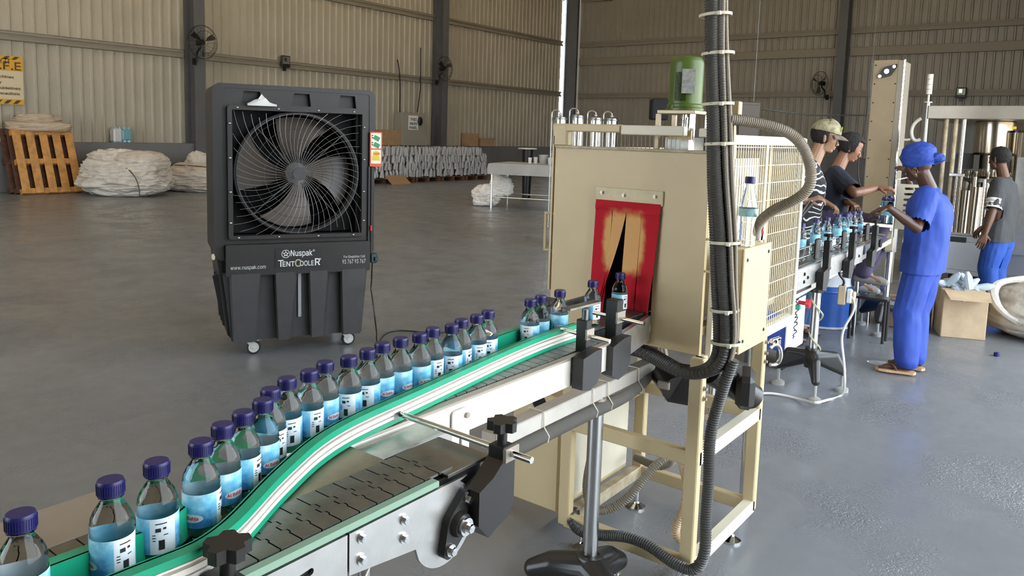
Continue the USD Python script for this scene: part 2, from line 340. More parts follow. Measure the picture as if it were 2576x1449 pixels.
obj('bearing_housing', G().prism(bh, .016, (xs+.006, 0, 0), pX, pY).cyl((xs+.02, 1.02, .893), (xs+.034, 1.02, .893), .025, .021, n=24), black_m, cb)
g = G(); g.cyl((xs+.034, 1.02, .893), (xs+.042, 1.02, .893), .0165, n=24); bolt(g, (xs+.042, 1.02, .893), (1, 0, 0), .008, .012)
obj('shaft_end', g, chrome, cb)
for y, z in ((1.043, .934), (.997, .852)):
    g = G(); bolt(g, (xs+.022, y, z), (1, 0, 0), .008, .012); obj('hex_bolt', g, chrome, cb)
obj('hanging_cord', G().tube(spline([(-.92, .84, .90), at(940, 1395, X=-.92), at(930, 1425, X=-.92), at(915, 1460, X=-.92), at(905, 1500, X=-.92)], 20), .0022, 6), mat('cord_white', (.6, .57, .5), .5), cb)
# stand leg of conveyor B outside the picture
for y in (-.1,):
    for x in (-1.25, -.93): obj('leg', G().cyl((x, y, 0), (x, y, .9), .02), steel, cb)
for y in (.72,): obj('leg', G().cyl((-1.23, y, 0), (-1.20, y, .88), .018), steel, cb)
# conveyor A, out of the tunnel
ca = thing('chain_conveyor', 'straight chain conveyor with pale side plate coming out of the shrink tunnel', 'conveyor', (-1.25, 1.9, 0))
chain(ca, -1.325, -1.168, np.arange(1.0, 1.99, .038)); chain(ca, -1.345, -1.255, np.arange(1.99, 3.36, .038), join=True)
obj('side_plate', G().bx(-1.150, -1.145, .99, 2.02, .898, .974), mat('pale_steel_plate', (.74, .70, .63), .45, .25, noise=(4, .05)), ca)
obj('side_rail', G().bx(-1.166, -1.143, .99, 2.02, .974, .981, b=.001), alu, ca)
obj('mouth_plate', G().prism([(-1.17, 2.0), (-1.15, 2.0), (-1.236, 2.46), (-1.252, 2.46)], .09, (0, 0, .885)), steel_br, ca)
obj('side_plate', G().bx(-1.345, -1.340, .99, 2.52, .898, .974), steel_br, ca)
obj('bed', G().bx(-1.335, -1.155, .99, 2.0, .93, .976).bx(-1.345, -1.255, 2.0, 3.36, .93, .976), hole_m, ca)
obj('nose_plate', G().bx(-1.165, -1.06, .985, 1.21, .93, .970, b=.004), mat('worn_nose_steel', (.55, .53, .50), .3, .9, noise=(16, .3)), ca)
g = G().bx(-1.147, -1.142, 1.17, 1.30, .83, .965); obj('joint_plate', g, mat('pale_steel_plate'), ca)
for y, z in ((1.20, .905), (1.34, .945)):
    g = G(); bolt(g, (-1.142, y, z), (1, 0, 0), .007, .014); obj('hex_bolt', g, alu, ca)
obj('slotted_bracket', G().prism(sg.Polygon([(1.30, .84), (1.30, .955), (1.345, .955), (1.345, .84)]).buffer(.008).difference(sg.LineString([(1.322, .86), (1.322, .90)]).buffer(.005)), .004, (-1.139, 0, 0), pX, pY), mat('pale_steel_plate'), ca)
for y in (1.05, 3.3):
    for x in (-1.33, -1.16): obj('leg', G().cyl((x, y, 0), (x, y, .93), .014), steel, ca)
# guide rails: the S path of the near rail's outer face at its top edge
ZT = 1.033
PX_ = [(1458, 815), (1300, 872), (1190, 921), (1100, 962), (985, 1013), (880, 1062), (800, 1113), (752, 1155), (700, 1205), (640, 1270), (595, 1315), (555, 1347), (500, 1380), (420, 1413), (330, 1449)]
path = np.array([at(x, y, Z=ZT)[:2] for x, y in PX_]); path = np.vstack([path, [path[-1][0]-.002, .2], [path[-1][0]-.002, -.15]])
path = spline(path, 110)
tg = unit(path[-1]-path[0]); tt = np.gradient(path, axis=0); tt /= np.linalg.norm(tt, axis=1)[:, None]
nn = np.stack([-tt[:, 1], tt[:, 0]], 1)     # to the right of the direction of travel toward the camera
if nn[5] @ V(1, 0) < 0: nn = -nn            # nn points to +X, away from the bottles
def strip(a0, a1, z0, z1, off=0.0, flip=1):
    """A strip of the rail: across from a0 to a1 (outwards), from z0 to z1."""
    P = []
    for a, z in ((a0, z0), (a1, z0), (a1, z1), (a0, z1), (a0, z0)):
        q = path+nn*(a*flip+off); P.append(np.column_stack([q, np.full(len(q), z)]))
    return G().grid(np.array(P))
def rail(off, flip, label):
    t = thing('guide_rail', label, 'guide rail', (path[40][0]+off, path[40][1], .98))
    z = ZT-.05
    obj('upper_strip', strip(-.021, 0, z+.038, z+.05, off, flip), green_g, t, smooth=40)
    obj('inner_strip', strip(-.024, -.018, z, z+.050, off, flip), green_g, t, smooth=40)
    obj('rail_body', strip(-.017, -.002, z+.010, z+.037, off, flip), alu, t, smooth=40)
    obj('white_strip', strip(-.016, 0, z+.034, z+.037, off, flip), white_g, t, smooth=40)
    obj('white_strip', strip(-.016, 0, z+.0205, z+.029, off, flip), white_g, t, smooth=40)
    obj('white_strip', strip(-.016, 0, z+.0105, z+.0175, off, flip), white_g, t, smooth=40)
    obj('lower_strip', strip(-.021, 0, z, z+.010, off, flip), green_g, t, smooth=40)
    return t
rail(0, 1, 'green and white striped guide rail curving along the near side of the small bottles')
rail(-.118, -1, 'green guide rail behind the row of small bottles')
# rail clamps
def knob(g, p, s=1.0):
    p = V(*p); g.cyl(p, p+V(0, 0, .03*s), .010*s, n=14); st = []
    for k in range(5):
        a = k*2*math.pi/5; st += [(.028*s*math.cos(a+d), .028*s*math.sin(a+d)) if abs(d) < .3 else (.019*s*math.cos(a+d), .019*s*math.sin(a+d)) for d in (-.63, -.2, .2)]
    g.prism(sg.Polygon(st).buffer(.002*s), .018*s, p+V(0, 0, .03*s))
cl = thing('rail_clamp', 'black rail clamp with star knob and steel rod at the bearing end', 'clamp', (-.87, 1.14, .86))
obj('clamp_block', G().bx(-.888, -.850, 1.115, 1.15, .905, 1.012, b=.002), black, cl)
obj('clamp_plate', G().bx(-.850, -.842, 1.112, 1.154, .985, 1.012, b=.001), alu, cl)
obj('clamp_hook', G().prism([(1.045, .885), (1.045, .95), (1.085, .965), (1.118, .99), (1.15, .99), (1.15, .893), (1.128, .870), (1.10, .862), (1.075, .852)], .040, (-.889, 0, 0), pX, pY), black_m, cl)
g = G(); knob(g, (-.870, 1.135, 1.010)); obj('star_knob', g, black, cl)
rA, rB = at(1018, 1028, X=-1.135), at(1308, 1134, X=-.80)
rA = V(-1.148, 1.137, 1.0); obj('rod', G().cyl(rA, (-.795, 1.130, 1.0), .0065), chrome, cl)
obj('rail_foot', G().bar(rA, rA+V(-.01, -.09, -.006), .008, .014), dark_steel, cl)
cl2 = thing('rail_clamp', 'black rail clamp with star knob nearest the camera, at the bottom edge', 'clamp', (-.90, .50, .90))
p = at(572, 1362, Z=1.045)
g = G(); knob(g, (p[0], p[1], .995), 1.05); obj('star_knob', g, black, cl2)
obj('clamp_block', G().bx(p[0]-.03, p[0]+.032, p[1]-.022, p[1]+.015, .90, .998, b=.002), black_m, cl2)
obj('rod', G().cyl((p[0]-.045, p[1]-.004, .99), (p[0]+.06, p[1]-.004, .99), .006), chrome, cl2)
cl3 = thing('rail_clamp', 'tall black rail clamp with rod at the tunnel mouth, the nearer of two', 'clamp', (-1.15, 1.93, .86))
obj('clamp_block', G().bx(-1.175, -1.140, 1.87, 1.90, .925, 1.075, b=.002), black, cl3)
obj('clamp_hook', G().prism([(1.80, .895), (1.80, .985), (1.87, .995), (1.90, .995), (1.90, .925), (1.88, .90), (1.84, .885)], .036, (-1.138, 0, 0), pX, pY), black_m, cl3)
obj('rod', G().cyl((-1.235, 1.885, 1.032), (-1.07, 1.885, 1.026), .0065), chrome, cl3)
obj('clamp_plate', G().bx(-1.140, -1.134, 1.865, 1.905, 1.02, 1.05), alu, cl3)
g = G().cyl((-1.155, 1.885, 1.07), (-1.155, 1.885, 1.105), .010).bar((-1.19, 1.84, 1.107), (-1.16, 1.96, 1.115), .03, .006); obj('top_lever', g, dark_steel, cl3)
cl4 = thing('rail_clamp', 'tall black rail clamp with rod at the tunnel mouth, nearer the red curtain', 'clamp', (-1.15, 2.12, .86))
obj('clamp_block', G().bx(-1.195, -1.155, 2.07, 2.11, .90, 1.10, b=.002), black, cl4)
obj('clamp_hook', G().prism([(2.0, .885), (2.0, .975), (2.07, .99), (2.11, .99), (2.11, .91), (2.09, .875), (2.04, .865)], .038, (-1.160, 0, 0), pX, pY), black_m, cl4)
obj('rod', G().cyl((-1.25, 2.09, 1.045), (-1.07, 2.09, 1.040), .0065), chrome, cl4)
obj('clamp_plate', G().bx(-1.155, -1.149, 2.065, 2.115, 1.03, 1.065), alu, cl4)
cl5 = thing('rail_clamp', 'black rail clamp on the far side of the conveyor, behind the last bottles', 'clamp', (-1.40, 2.1, .98))
obj('clamp_block', G().bx(-1.42, -1.375, 2.02, 2.07, .92, 1.075, b=.002).bx(-1.375, -1.36, 1.9, 2.3, 1.03, 1.06), black, cl5)
obj('rod', G().cyl((-1.52, 1.74, 1.0), (-1.375, 1.76, 1.0), .006).cyl((-1.44, 2.04, 1.045), (-1.34, 2.04, 1.045), .006), chrome, cl5)
# ------------------------------------------------------------------ small bottles
pet = mat('clear_bottle', (.93, .97, .985), .02, trans=1., ior=1.30)
cap_m = mat('navy_cap', (.013, .011, .095), .4)
label_m = usdkit.material(stage, '/World/Looks/blue_label', {
    'tc': ('texture_coordinate', {}), 's': ('separate_xyz', {}), 'at': ('math', {'math_type': 'arctan2'}),
    'mr': ('map_range', {'from_min': -3.1416, 'from_max': 3.1416, 'to_min': 0., 'to_max': 1.}),
    'n': ('noise_texture', {'scale': 55., 'detail': 3.}), 'mz': ('map_range', {'from_min': .016, 'from_max': .068, 'to_min': -.25, 'to_max': .25}),
    'ad': ('math', {'math_type': 'add'}), 'rb': ('rgb_ramp', {'ramp': [(.22, (.04, .20, .42)), (.45, (.13, .42, .62)), (.62, (.22, .52, .68)), (.82, (.55, .76, .84))]}),
    'rw': ('rgb_ramp', {'ramp': [(.0, (0, 0, 0)), (.66, (0, 0, 0)), (.662, (1, 1, 1)), (.86, (1, 1, 1)), (.862, (0, 0, 0)), (1., (0, 0, 0))]}),
    'm': ('mix', {'mix_type': 'mix', 'color2': (.70, .74, .76)}), 'p': ('principled_bsdf', {'roughness': .28})},
    [('tc.object', 's.vector'), ('s.y', 'at.value1'), ('s.x', 'at.value2'), ('at.value', 'mr.value'), ('tc.object', 'n.vector'), ('s.z', 'mz.value'), ('n.fac', 'ad.value1'), ('mz.result', 'ad.value2'),
     ('ad.value', 'rb.fac'), ('mr.result', 'rw.fac'), ('rb.color', 'm.color1'), ('rw.color', 'm.fac'), ('m.color', 'p.base_color')], surface='p.BSDF')
prof_s = [(0, .0035), (.012, .002), (.019, 0), (.0245, .002), (.0272, .008), (.028, .016), (.028, .069), (.0266, .0725), (.0280, .0765), (.0268, .0805), (.0276, .0845), (.0262, .0885), (.0262, .091), (.0230, .099), (.0180, .107), (.0140, .113), (.0128, .117), (.0128, .1195), (.0166, .120), (.0166, .1215), (.0130, .122), (.0130, .1235), (0, .1236)]
def wrap(m, r, a0, z0, k=1.0):
    """Bends flat lettering (x along, y up) around the bottle's axis, starting at the angle a0."""
    v = np.asarray(m.vertices); a = a0+v[:, 0]*k/r; rr = r+v[:, 2]
    return np.stack([rr*np.cos(a), rr*np.sin(a), z0+v[:, 1]], 1), m.faces
def fine_text(t, h, d=.0002):
    m = meshkit.text_mesh(t, h, d, True); return m.subdivide_to_size(h*.8)
def bottle(label):
    t = thing('water_bottle', label, 'bottle', group=None)
    obj('bottle_body', G().lathe(prof_s, n=32), pet, t, smooth=50, local=True)
    cp = G(); n = 48; pr = [(.0172, .1225), (.0172, .139), (.0160, .1425), (.0, .1428)]
    cp.lathe([(.0150, .1225)]+pr, n=n); k = 0
    for i in range(0, 36):
        a = i*2*math.pi/36; cp.box((.0173*math.cos(a), .0173*math.sin(a), .131), (.0012, .0011, .014), rz=math.degrees(a))
    obj('screw_cap', cp, cap_m, t, smooth=40, local=True)
    lb = obj('label_band', G().lathe([(.0283, .0165), (.0284, .017), (.0284, .068), (.0283, .0685)], n=40), label_m, t, smooth=60, local=True, label='light blue paper band with white barcode panel')
    g = G().add(*wrap(fine_text('Al Bahja', .0052), .0286, -.95, .030)); obj('brand_print', g, red_i, lb, smooth=False, local=True)
    pg = affinity.scale(sg.Point(.0155, .0022).buffer(.0105), 1.75, .62); m_ = trimesh.creation.extrude_polygon(pg, .0001, engine='earcut').subdivide_to_size(.004); obj('brand_patch', G().add(*wrap(m_, .0285, -.95, .030)), mat('patch_white', (.60, .66, .70), .35), lb, smooth=False, local=True)
    g = G(); r_ = random.Random(3)
    for i in range(14):
        a = 1.42+i*.020; g.box((.0286*math.cos(a), .0286*math.sin(a), .030), (.0003, .0003+.0003*r_.random(), .014), rz=math.degrees(a))
    for i, (a, z, w, h) in enumerate(((1.40, .052, .007, .0055), (1.70, .0535, .004, .003), (1.45, .061, .010, .0014), (1.72, .061, .005, .0014), (1.2, .045, .004, .0012), (1.2, .041, .005, .0012), (1.2, .037, .004, .0012), (1.75, .044, .006, .0012))):
        g.box((.0286*math.cos(a), .0286*math.sin(a), z), (.0003, w, h), rz=math.degrees(a))
    obj('barcode_print', g, ink, lb, smooth=False, local=True)
    return t
caps = [(52, 1300), (278, 1215), (394, 1168), (505, 1117), (560, 1074), (609, 1044), (661, 1012), (680, 985), (722, 957), (778, 938), (818, 916), (874, 903), (925, 884), (962, 868), (1008, 855), (1056, 844), (1089, 830), (1133, 822), (1161, 808), (1200, 797), (1228, 786), (1335, 757), (1361, 748), (1409, 734), (1492, 710), (1561, 690)]
ordn = ['first', 'second', 'third', 'fourth', 'fifth', 'sixth', 'seventh', 'eighth', 'ninth', 'tenth', 'eleventh', 'twelfth', 'thirteenth', 'fourteenth', 'fifteenth', 'sixteenth', 'seventeenth', 'eighteenth', 'nineteenth', 'twentieth', 'twenty-first']
# which way each label is turned: degrees from the camera's side (0 = brand seen, 135 = barcode panel seen)
turn = [-20, 105, 130, 60, -15, 75, -10, 100, 120, 105, -20, 150, 150, -5, -20, -8, 100, 140, 80, 115, 130, 160, 0, 20, 100, 90]
sb = None; placed = []
for k, (x, y) in enumerate(caps):
    q = at(x, y, Z=BZ+.137); loc = V(q[0], q[1], BZ)
    for o in placed[-2:]:                   # neighbours just touch
        d = loc[:2]-o[:2]; L = np.linalg.norm(d)
        if L < .0585: loc[:2] = o[:2]+d/L*.0585
    placed.append(loc)
    if k < 21: lb = 'small water bottle with navy cap, %s from the picture\'s lower left corner in the row' % ordn[k]
    else: lb = ['small water bottle, left of a touching pair standing apart before the tunnel', 'small water bottle, right of a touching pair standing apart before the tunnel', 'small water bottle standing alone between the pair and the tunnel mouth', 'small water bottle just in front of the red curtain', 'small water bottle inside the dark slit of the red curtain'][k-21]
    face = math.degrees(math.atan2(-q[1], -q[0]))   # toward the camera
    rz = face+50-turn[k]*1.0
    if sb is None:
        sb = bottle(lb); UsdGeom.Xformable(sb).ClearXformOpOrder()
        X_ = UsdGeom.Xformable(sb); X_.GetPrim().GetAttribute('xformOp:translate').Set(Gf.Vec3d(*loc)); X_.GetPrim().GetAttribute('xformOp:rotateZ').Set(rz)
        X_.SetXformOpOrder([UsdGeom.XformOp(sb.GetAttribute('xformOp:translate')), UsdGeom.XformOp(sb.GetAttribute('xformOp:rotateZ'))])
        put(sb, group='small bottles on the conveyor')
    else: dup(sb, loc, rz, lb)
# ------------------------------------------------------------------ shrink tunnel machine
TY, TX0, TX1 = 2.48, -1.682, -1.055
tn = thing('shrink_tunnel', 'cream shrink tunnel machine on open frame with red slit curtain and wire cage side', 'machine', (-1.36, 2.9, 0))
def T(x, y): return at(x, y, Y=TY)
# front panel with the mouth cut out
mouth = sg.Polygon([(-1.47, .90), (-1.47, 1.36), (-1.245, 1.36), (-1.245, .90)])
fp = sg.Polygon([(TX0, .86), (TX0, 1.560), (TX1, 1.560), (TX1, .86)]).difference(mouth)
obj('front_panel', G().prism(fp, .02, (0, TY+.02, 0), (1, 0, 0), (0, 0, 1)), cream, tn, smooth=False)
obj('back_panel', G().prism(sg.Polygon([(TX0, .86), (TX0, 1.560), (TX1, 1.560), (TX1, .86)]).difference(mouth), .02, (0, 3.40, 0), (1, 0, 0), (0, 0, 1)), cream, tn, smooth=False)
obj('left_panel', G().bx(TX0-.006, TX0+.012, TY+.01, 3.38, .86, 1.56, b=.002), cream, tn)
g = G().bx(TX0-.02, TX0+.05, TY, TY+.05, 1.56, 1.648, b=.008).bx(TX0-.02, -1.405, TY+.002, TY+.03, 1.618, 1.648, b=.004)
obj('corner_post', g, cream, tn)
g = G().bx(-1.40, -1.155, TY-.004, TY+.03, 1.612, 1.646, b=.003).bx(-1.10, -1.06, TY-.004, TY+.03, 1.61, 1.64, b=.003); obj('top_rail', g, cream_light, tn)
obj('top_ledge', G().bx(TX0, TX1, TY-.008, TY+.04, 1.555, 1.565, b=.002), cream_old, tn)
g = G()
for x in np.arange(-1.62, -1.16, .0165): g.cyl((x, TY+.015, 1.562), (x, TY+.015, 1.618), .0016, n=5)
obj('top_grille', g, cream_old, tn)
# inside: heating chamber
g = G().bx(-1.60, -1.16, 2.60, 3.25, 1.20, 1.45).bx(-1.60, -1.50, 2.52, 3.3, .88, 1.2).bx(-1.22, -1.15, 2.52, 3.3, .98, 1.2).bx(-1.60, -1.16, 2.51, 3.36, 1.0, 1.001)
obj('heating_chamber', g, hole_m, tn)
# curtain bracket and curtain
b0, b1 = -1.490, -1.218
obj('curtain_bracket', G().bx(b0, b1, TY-.008, TY-.001, 1.365, 1.418, b=.0015), mat('yellowed_cream', (.58, .50, .31), .5, noise=(30, .15)), tn)
for i, x in enumerate((-1.463, -1.372, -1.247)):
    g = G(); bolt(g, (x, TY-.008, 1.398-.004*(i == 1)), (0, -1, 0), .0055, .008); obj('hex_bolt', g, alu, tn)
cur = usdkit.material(stage, '/World/Looks/scorched_red_cloth', {
    'tc': ('texture_coordinate', {}), 's': ('separate_xyz', {}), 'mz': ('map_range', {'from_min': 1.09, 'from_max': 1.31}), 'mx': ('map_range', {'from_min': -.022, 'from_max': -.048}),
    'mt': ('map_range', {'from_min': 1.356, 'from_max': 1.312}), 'cx': ('math', {'math_type': 'add', 'value2': .003}), 'ax': ('math', {'math_type': 'absolute'}), 'mxx': ('map_range', {'from_min': .098, 'from_max': .056, 'clamp': True}),
    'n': ('noise_texture', {'scale': 30., 'detail': 3.}), 'm1': ('math', {'math_type': 'multiply'}), 'm2': ('math', {'math_type': 'multiply'}), 'm3': ('math', {'math_type': 'multiply_add', 'value2': .9, 'value3': -.45}), 'm4': ('math', {'math_type': 'add', 'use_clamp': True}),
    'rr': ('rgb_ramp', {'ramp': [(0., (.42, .012, .022)), (.25, (.42, .014, .024)), (.55, (.46, .10, .045)), (.80, (.55, .24, .09)), (1., (.60, .33, .13))]}), 'p': ('principled_bsdf', {'roughness': .85, 'specular_ior_level': .2})},
    [('tc.object', 's.vector'), ('s.z', 'mz.value'), ('s.z', 'mt.value'), ('s.x', 'cx.value1'), ('cx.value', 'ax.value1'), ('ax.value', 'mxx.value'), ('mz.result', 'm1.value1'), ('mxx.result', 'm1.value2'), ('m1.value', 'm2.value1'), ('mt.result', 'm2.value2'),
     ('tc.object', 'n.vector'), ('n.fac', 'm3.value1'), ('m2.value', 'm4.value1'), ('m3.value', 'm4.value2'), ('m4.value', 'rr.fac'), ('rr.color', 'p.base_color')], surface='p.BSDF')
def flap(left, right, zt, zb, yoff, nz=26, nx=8, wav=.006):
    """One strip of cloth between the edge curves left(t), right(t), t from the top to the bottom."""
    P = []
    for i in range(nz+1):
        t = i/nz; z = zt+(zb(0)-zt)*t
        row = []
        for j in range(nx+1):
            s = j/nx; x = left(t)+(right(t)-left(t))*s; zz = zt+((zb(0)*(1-s)+zb(1)*s)-zt)*t
            row.append((x, TY-.010-yoff(t, s)-wav*math.sin(s*5+t*3)*t, zz))
        P.append(row)
    P = np.array(P); Q = P+V(0, .0022, 0)
    g = G().grid(P).grid(Q[:, ::-1])
    for E_ in (P[:, 0], P[:, -1], P[0], P[-1]): pass
    g.grid(np.stack([P[:, -1], Q[:, -1]])).grid(np.stack([Q[:, 0], P[:, 0]])).grid(np.stack([P[-1], Q[-1]])); return g
obj('curtain_top', flap(lambda t: b0+.003, lambda t: b1-.006, 1.372, lambda s: 1.333, lambda t, s: 0), cur, tn, local=False)
tnl = stage.GetPrimAtPath(tn.GetPath())
def flp(*a): obj('curtain_strip', flap(*a), cur, tn, smooth=60)
flp(lambda t: b0+.003-.004*t, lambda t: -1.417-.004*t-.015*t*t, 1.335, lambda s: .90, lambda t, s: .01*t)
flp(lambda t: -1.414-.006*t-.04*t*t, lambda t: -1.358-.075*t-.035*t*t, 1.335, lambda s: .93, lambda t, s: .02*t*t+.01*s*t)
flp(lambda t: -1.357-.002*t+.055*max(0, t-.5)*2, lambda t: -1.297-.006*t, 1.335, lambda s: .90, lambda t, s: .02*t)
flp(lambda t: -1.296-.006*t, lambda t: b1-.006-.026*t, 1.335, lambda s: .862+.006*s, lambda t, s: .012*t+.012*s*t)
# side handles of the two doors
def loop(P, r): return G().tube(np.array(P), r, 8)
g = G(); hx = TX0-.012
for z in (1.155, 1.30): g.cyl((hx+.012, TY+.01, z), (hx-.028, TY+.005, z), .005, n=8)
g.cyl((hx-.028, TY+.005, 1.15), (hx-.028, TY+.005, 1.305), .0055, n=8).bx(hx-.004, hx+.004, TY, TY+.02, 1.00, 1.60)
obj('door_handle', g, cream, tn)
g = G()
q0, q1 = at(1775, 603, Y=TY-.01), at(1812, 690, Y=TY-.01)
for z in (q0[2], q1[2]): g.cyl((TX1-.01, TY+.012, z), (-.998, TY-.01, z), .0045, n=8)
g.cyl((-.998, TY-.01, q1[2]-.004), (-.998, TY-.01, q0[2]+.004), .0045, n=8); obj('door_handle', g, cream, tn)
# wire cage on the right
CX_, cy0, cy1 = -1.035, 2.52, 3.405
obj('cage_frame', G().bx(CX_-.012, CX_+.012, cy0, cy1, 1.588, 1.622, b=.003).bx(CX_-.012, CX_+.012, cy0, cy1, .815, .855, b=.003).bx(CX_-.014, CX_+.014, cy1-.014, cy1+.014, .815, 1.62, b=.003).bx(CX_-.012, CX_+.012, cy0-.012, cy0+.02, .815, 1.62, b=.003).bx(CX_-.012, CX_+.012, 2.93, 2.95, .855, 1.59), cream_light, tn)
g = G()
for y in np.arange(cy0+.03, cy1, .0235): g.cyl((CX_+.004, y, .85), (CX_+.004, y, 1.595), .0019, n=5)
for z in np.arange(.90, 1.60, .068): g.cyl((CX_+.007, cy0, z), (CX_+.007, cy1, z), .0019, n=5)
obj('cage_wires', g, cream_light, tn)
obj('inner_side_panel', G().bx(-1.125, -1.115, 2.55, 3.20, .96, 1.535), cream_light, tn)
obj('inner_frame', G().bx(-1.13, -1.10, 3.20, 3.23, .86, 1.6).bx(-1.14, -1.10, 2.53, 3.4, .90, .93), cream, tn)
# cable box on the cage
obj('cable_box', G().bx(-1.030, -.965, 2.60, 2.86, .862, 1.228, b=.004), cream, tn)
obj('box_cover', G().bx(-.965, -.958, 2.595, 2.865, .857, 1.232, b=.002), cream, tn)
for y, z in ((2.625, 1.19), (2.835, 1.20), (2.625, .90), (2.835, .905)):
    g = G(); bolt(g, (-.958, y, z), (1, 0, 0), .005, .004); obj('hex_bolt', g, dark_steel, tn)
obj('warning_sticker', G().bx(CX_+.010, CX_+.012, 2.915, 2.975, 1.225, 1.305), white_p, tn, smooth=False)
obj('sticker_symbol', G().bar((CX_+.0125, 2.93, 1.24), (CX_+.0125, 2.955, 1.29), .006, .001, up=(1, 0, 0)).bar((CX_+.0125, 2.96, 1.24), (CX_+.0125, 2.94, 1.285), .006, .001, up=(1, 0, 0)), red_i, tn)
# open frame below
fx0, fx1, fy0, fy1 = -1.56, -1.045, 2.46, 3.06
for x in (fx0, fx1):
    for y in (fy0, fy1): obj('leg', G().bx(x-.024, x+.024, y-.02, y+.02, .085, .86, b=.004), cream, tn)
for y, zs in ((fy0, (.105, .50)), (fy1, (.105, .50))):
    for z in zs: obj('cross_rail', G().bx(fx0, fx1, y-.018, y+.018, z-.026, z+.026, b=.003), cream, tn)
for x in (fx0, fx1):
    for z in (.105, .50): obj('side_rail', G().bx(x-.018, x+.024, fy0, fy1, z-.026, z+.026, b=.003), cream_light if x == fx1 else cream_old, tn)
obj('side_beam', G().bx(fx1-.02, fx1+.012, fy0, cy1, .81, .86, b=.003), cream_light, tn)
for x in (fx0+.07, fx1-.015):
    for y in (fy0+.02, fy1-.14):
        g = G().cyl((x, y, .018), (x, y, .09), .010, n=12).lathe([(0, 0), (.040, 0), (.040, .008), (.014, .022), (.012, .028), (0, .028)], (x, y, 0), 20); obj('levelling_foot', g, chrome, tn)
obj('cabinet', G().bx(-1.83, -1.60, 2.455, 3.02, .115, .585, b=.006), cream, tn)
obj('cabinet_door', G().bx(-1.60, -1.585, 2.50, 2.99, .15, .575, b=.003), cream_light, tn)
obj('cabinet_hole', G().cyl((-1.70, 2.452, .545), (-1.70, 2.458, .545), .032, n=20), hole_m, tn)
g = G().bar((fx0, fy1, .72), (fx1, fy0+.1, .62), .03, .02).bar((-1.42, 2.9, .80), (-1.36, 2.9, .52), .02, .012).bar((-1.40, 2.9, .80), (-1.335, 2.9, .52), .02, .012); obj('inner_brace', g, mat('rusty_steel', (.32, .25, .18), .5, .5, noise=(20, .4)), tn)
g = G()
for z in (.80, .755, .72): bolt(g, (fx1+.024, fy0, z), (1, 0, 0), .006, .012); bolt(g, (fx1+.024, fy1, z), (1, 0, 0), .006, .012)
obj('frame_bolts', g, alu, tn, kind='stuff')
g = G().box((-1.17, 2.62, .70), (.10, .13, .12), rz=10, b=.01).cyl((-1.17, 2.55, .70), (-1.24, 2.60, .73), .05, n=18).box((-1.02, 2.86, .66), (.07, .18, .13), rz=20, b=.02).cyl((-1.12, 2.75, .73), (-1.02, 2.95, .60), .05, n=16)
obj('drive_motor', g, black_m, tn)
obj('motor_plate', G().box((-1.19, 2.50, .72), (.045, .012, .028), b=.002).bx(-1.21, -1.17, 2.492, 2.495, .712, .728), alu, tn)
g = G().cyl((-1.01, 3.09, .80), (-1.0, 3.16, .80), .009).tube(spline([(-1.01, 3.09, .77), (-.99, 3.12, .78), (-.98, 3.13, .75), (-.985, 3.13, .71), (-1.01, 3.10, .70)], 24), .008).box((-1.0, 3.13, .79), (.025, .04, .03), b=.004); obj('air_fitting', g, chrome, tn)
# ---- green motor on its stand above the tunnel
mo = thing('gear_motor', 'green electric motor on a four-legged steel stand above the cream tunnel', 'motor', (-1.222, 2.62, 1.56))
mx, my = -1.222, 2.62
mz = 1.712
obj('motor_body', G().lathe([(0, 0), (.062, 0), (.064, .004), (.064, .012), (.060, .016), (.060, .155), (.058, .168), (.050, .180), (.0, .186)], (mx, my, mz), 32), mat('green_motor_paint', (.070, .110, .016), .4, noise=(12, .2)), mo)
g = G()
for i in range(10):
    a = -.55+i*.035*2; g.box((mx+.062*math.cos(a-1.2), my+.062*math.sin(a-1.2), mz+.075), (.009, .002, .10), rz=math.degrees(a-1.2))
obj('cooling_fins', g, mat('green_motor_paint'), mo)
obj('terminal_plate', G().bar((mx+.035, my-.058, mz+.05), (mx+.035, my-.058, mz+.135), .045, .006, up=(.5, -.86, 0)), mat('name_plate_metal', (.5, .5, .47), .4, .7, noise=(70, .4)), mo)
obj('motor_flange', G().cyl((mx, my, mz-.008), (mx, my, mz), .068, n=24).cyl((mx-.02, my-.05, mz), (mx-.02, my-.05, mz+.01), .012), mat('green_motor_paint'), mo)
st_m = mat('brown_stand_steel', (.27, .22, .15), .4, .5)
obj('stand_top', G().bx(mx-.075, mx+.07, my-.07, my+.07, mz-.022, mz-.008, b=.002), st_m, mo)
for x in (mx-.070, mx+.062):
    for y in (my-.065, my+.065): obj('leg', G().bx(x-.008, x+.008, y-.006, y+.006, 1.562, mz-.022), st_m if x < mx else steel, mo)
obj('shaft', G().cyl((mx, my, 1.6), (mx, my, mz-.02), .010).cyl((mx+.02, my, 1.62), (mx+.02, my, 1.68), .016), chrome, mo)
obj('bearing_block', G().bx(mx-.05, mx+.06, my-.05, my+.05, 1.56, 1.612, b=.004), dark_steel, mo)
obj('stand_bracket', G().bx(mx-.01, mx+.075, my-.10, my-.09, 1.60, 1.632), cream, mo)
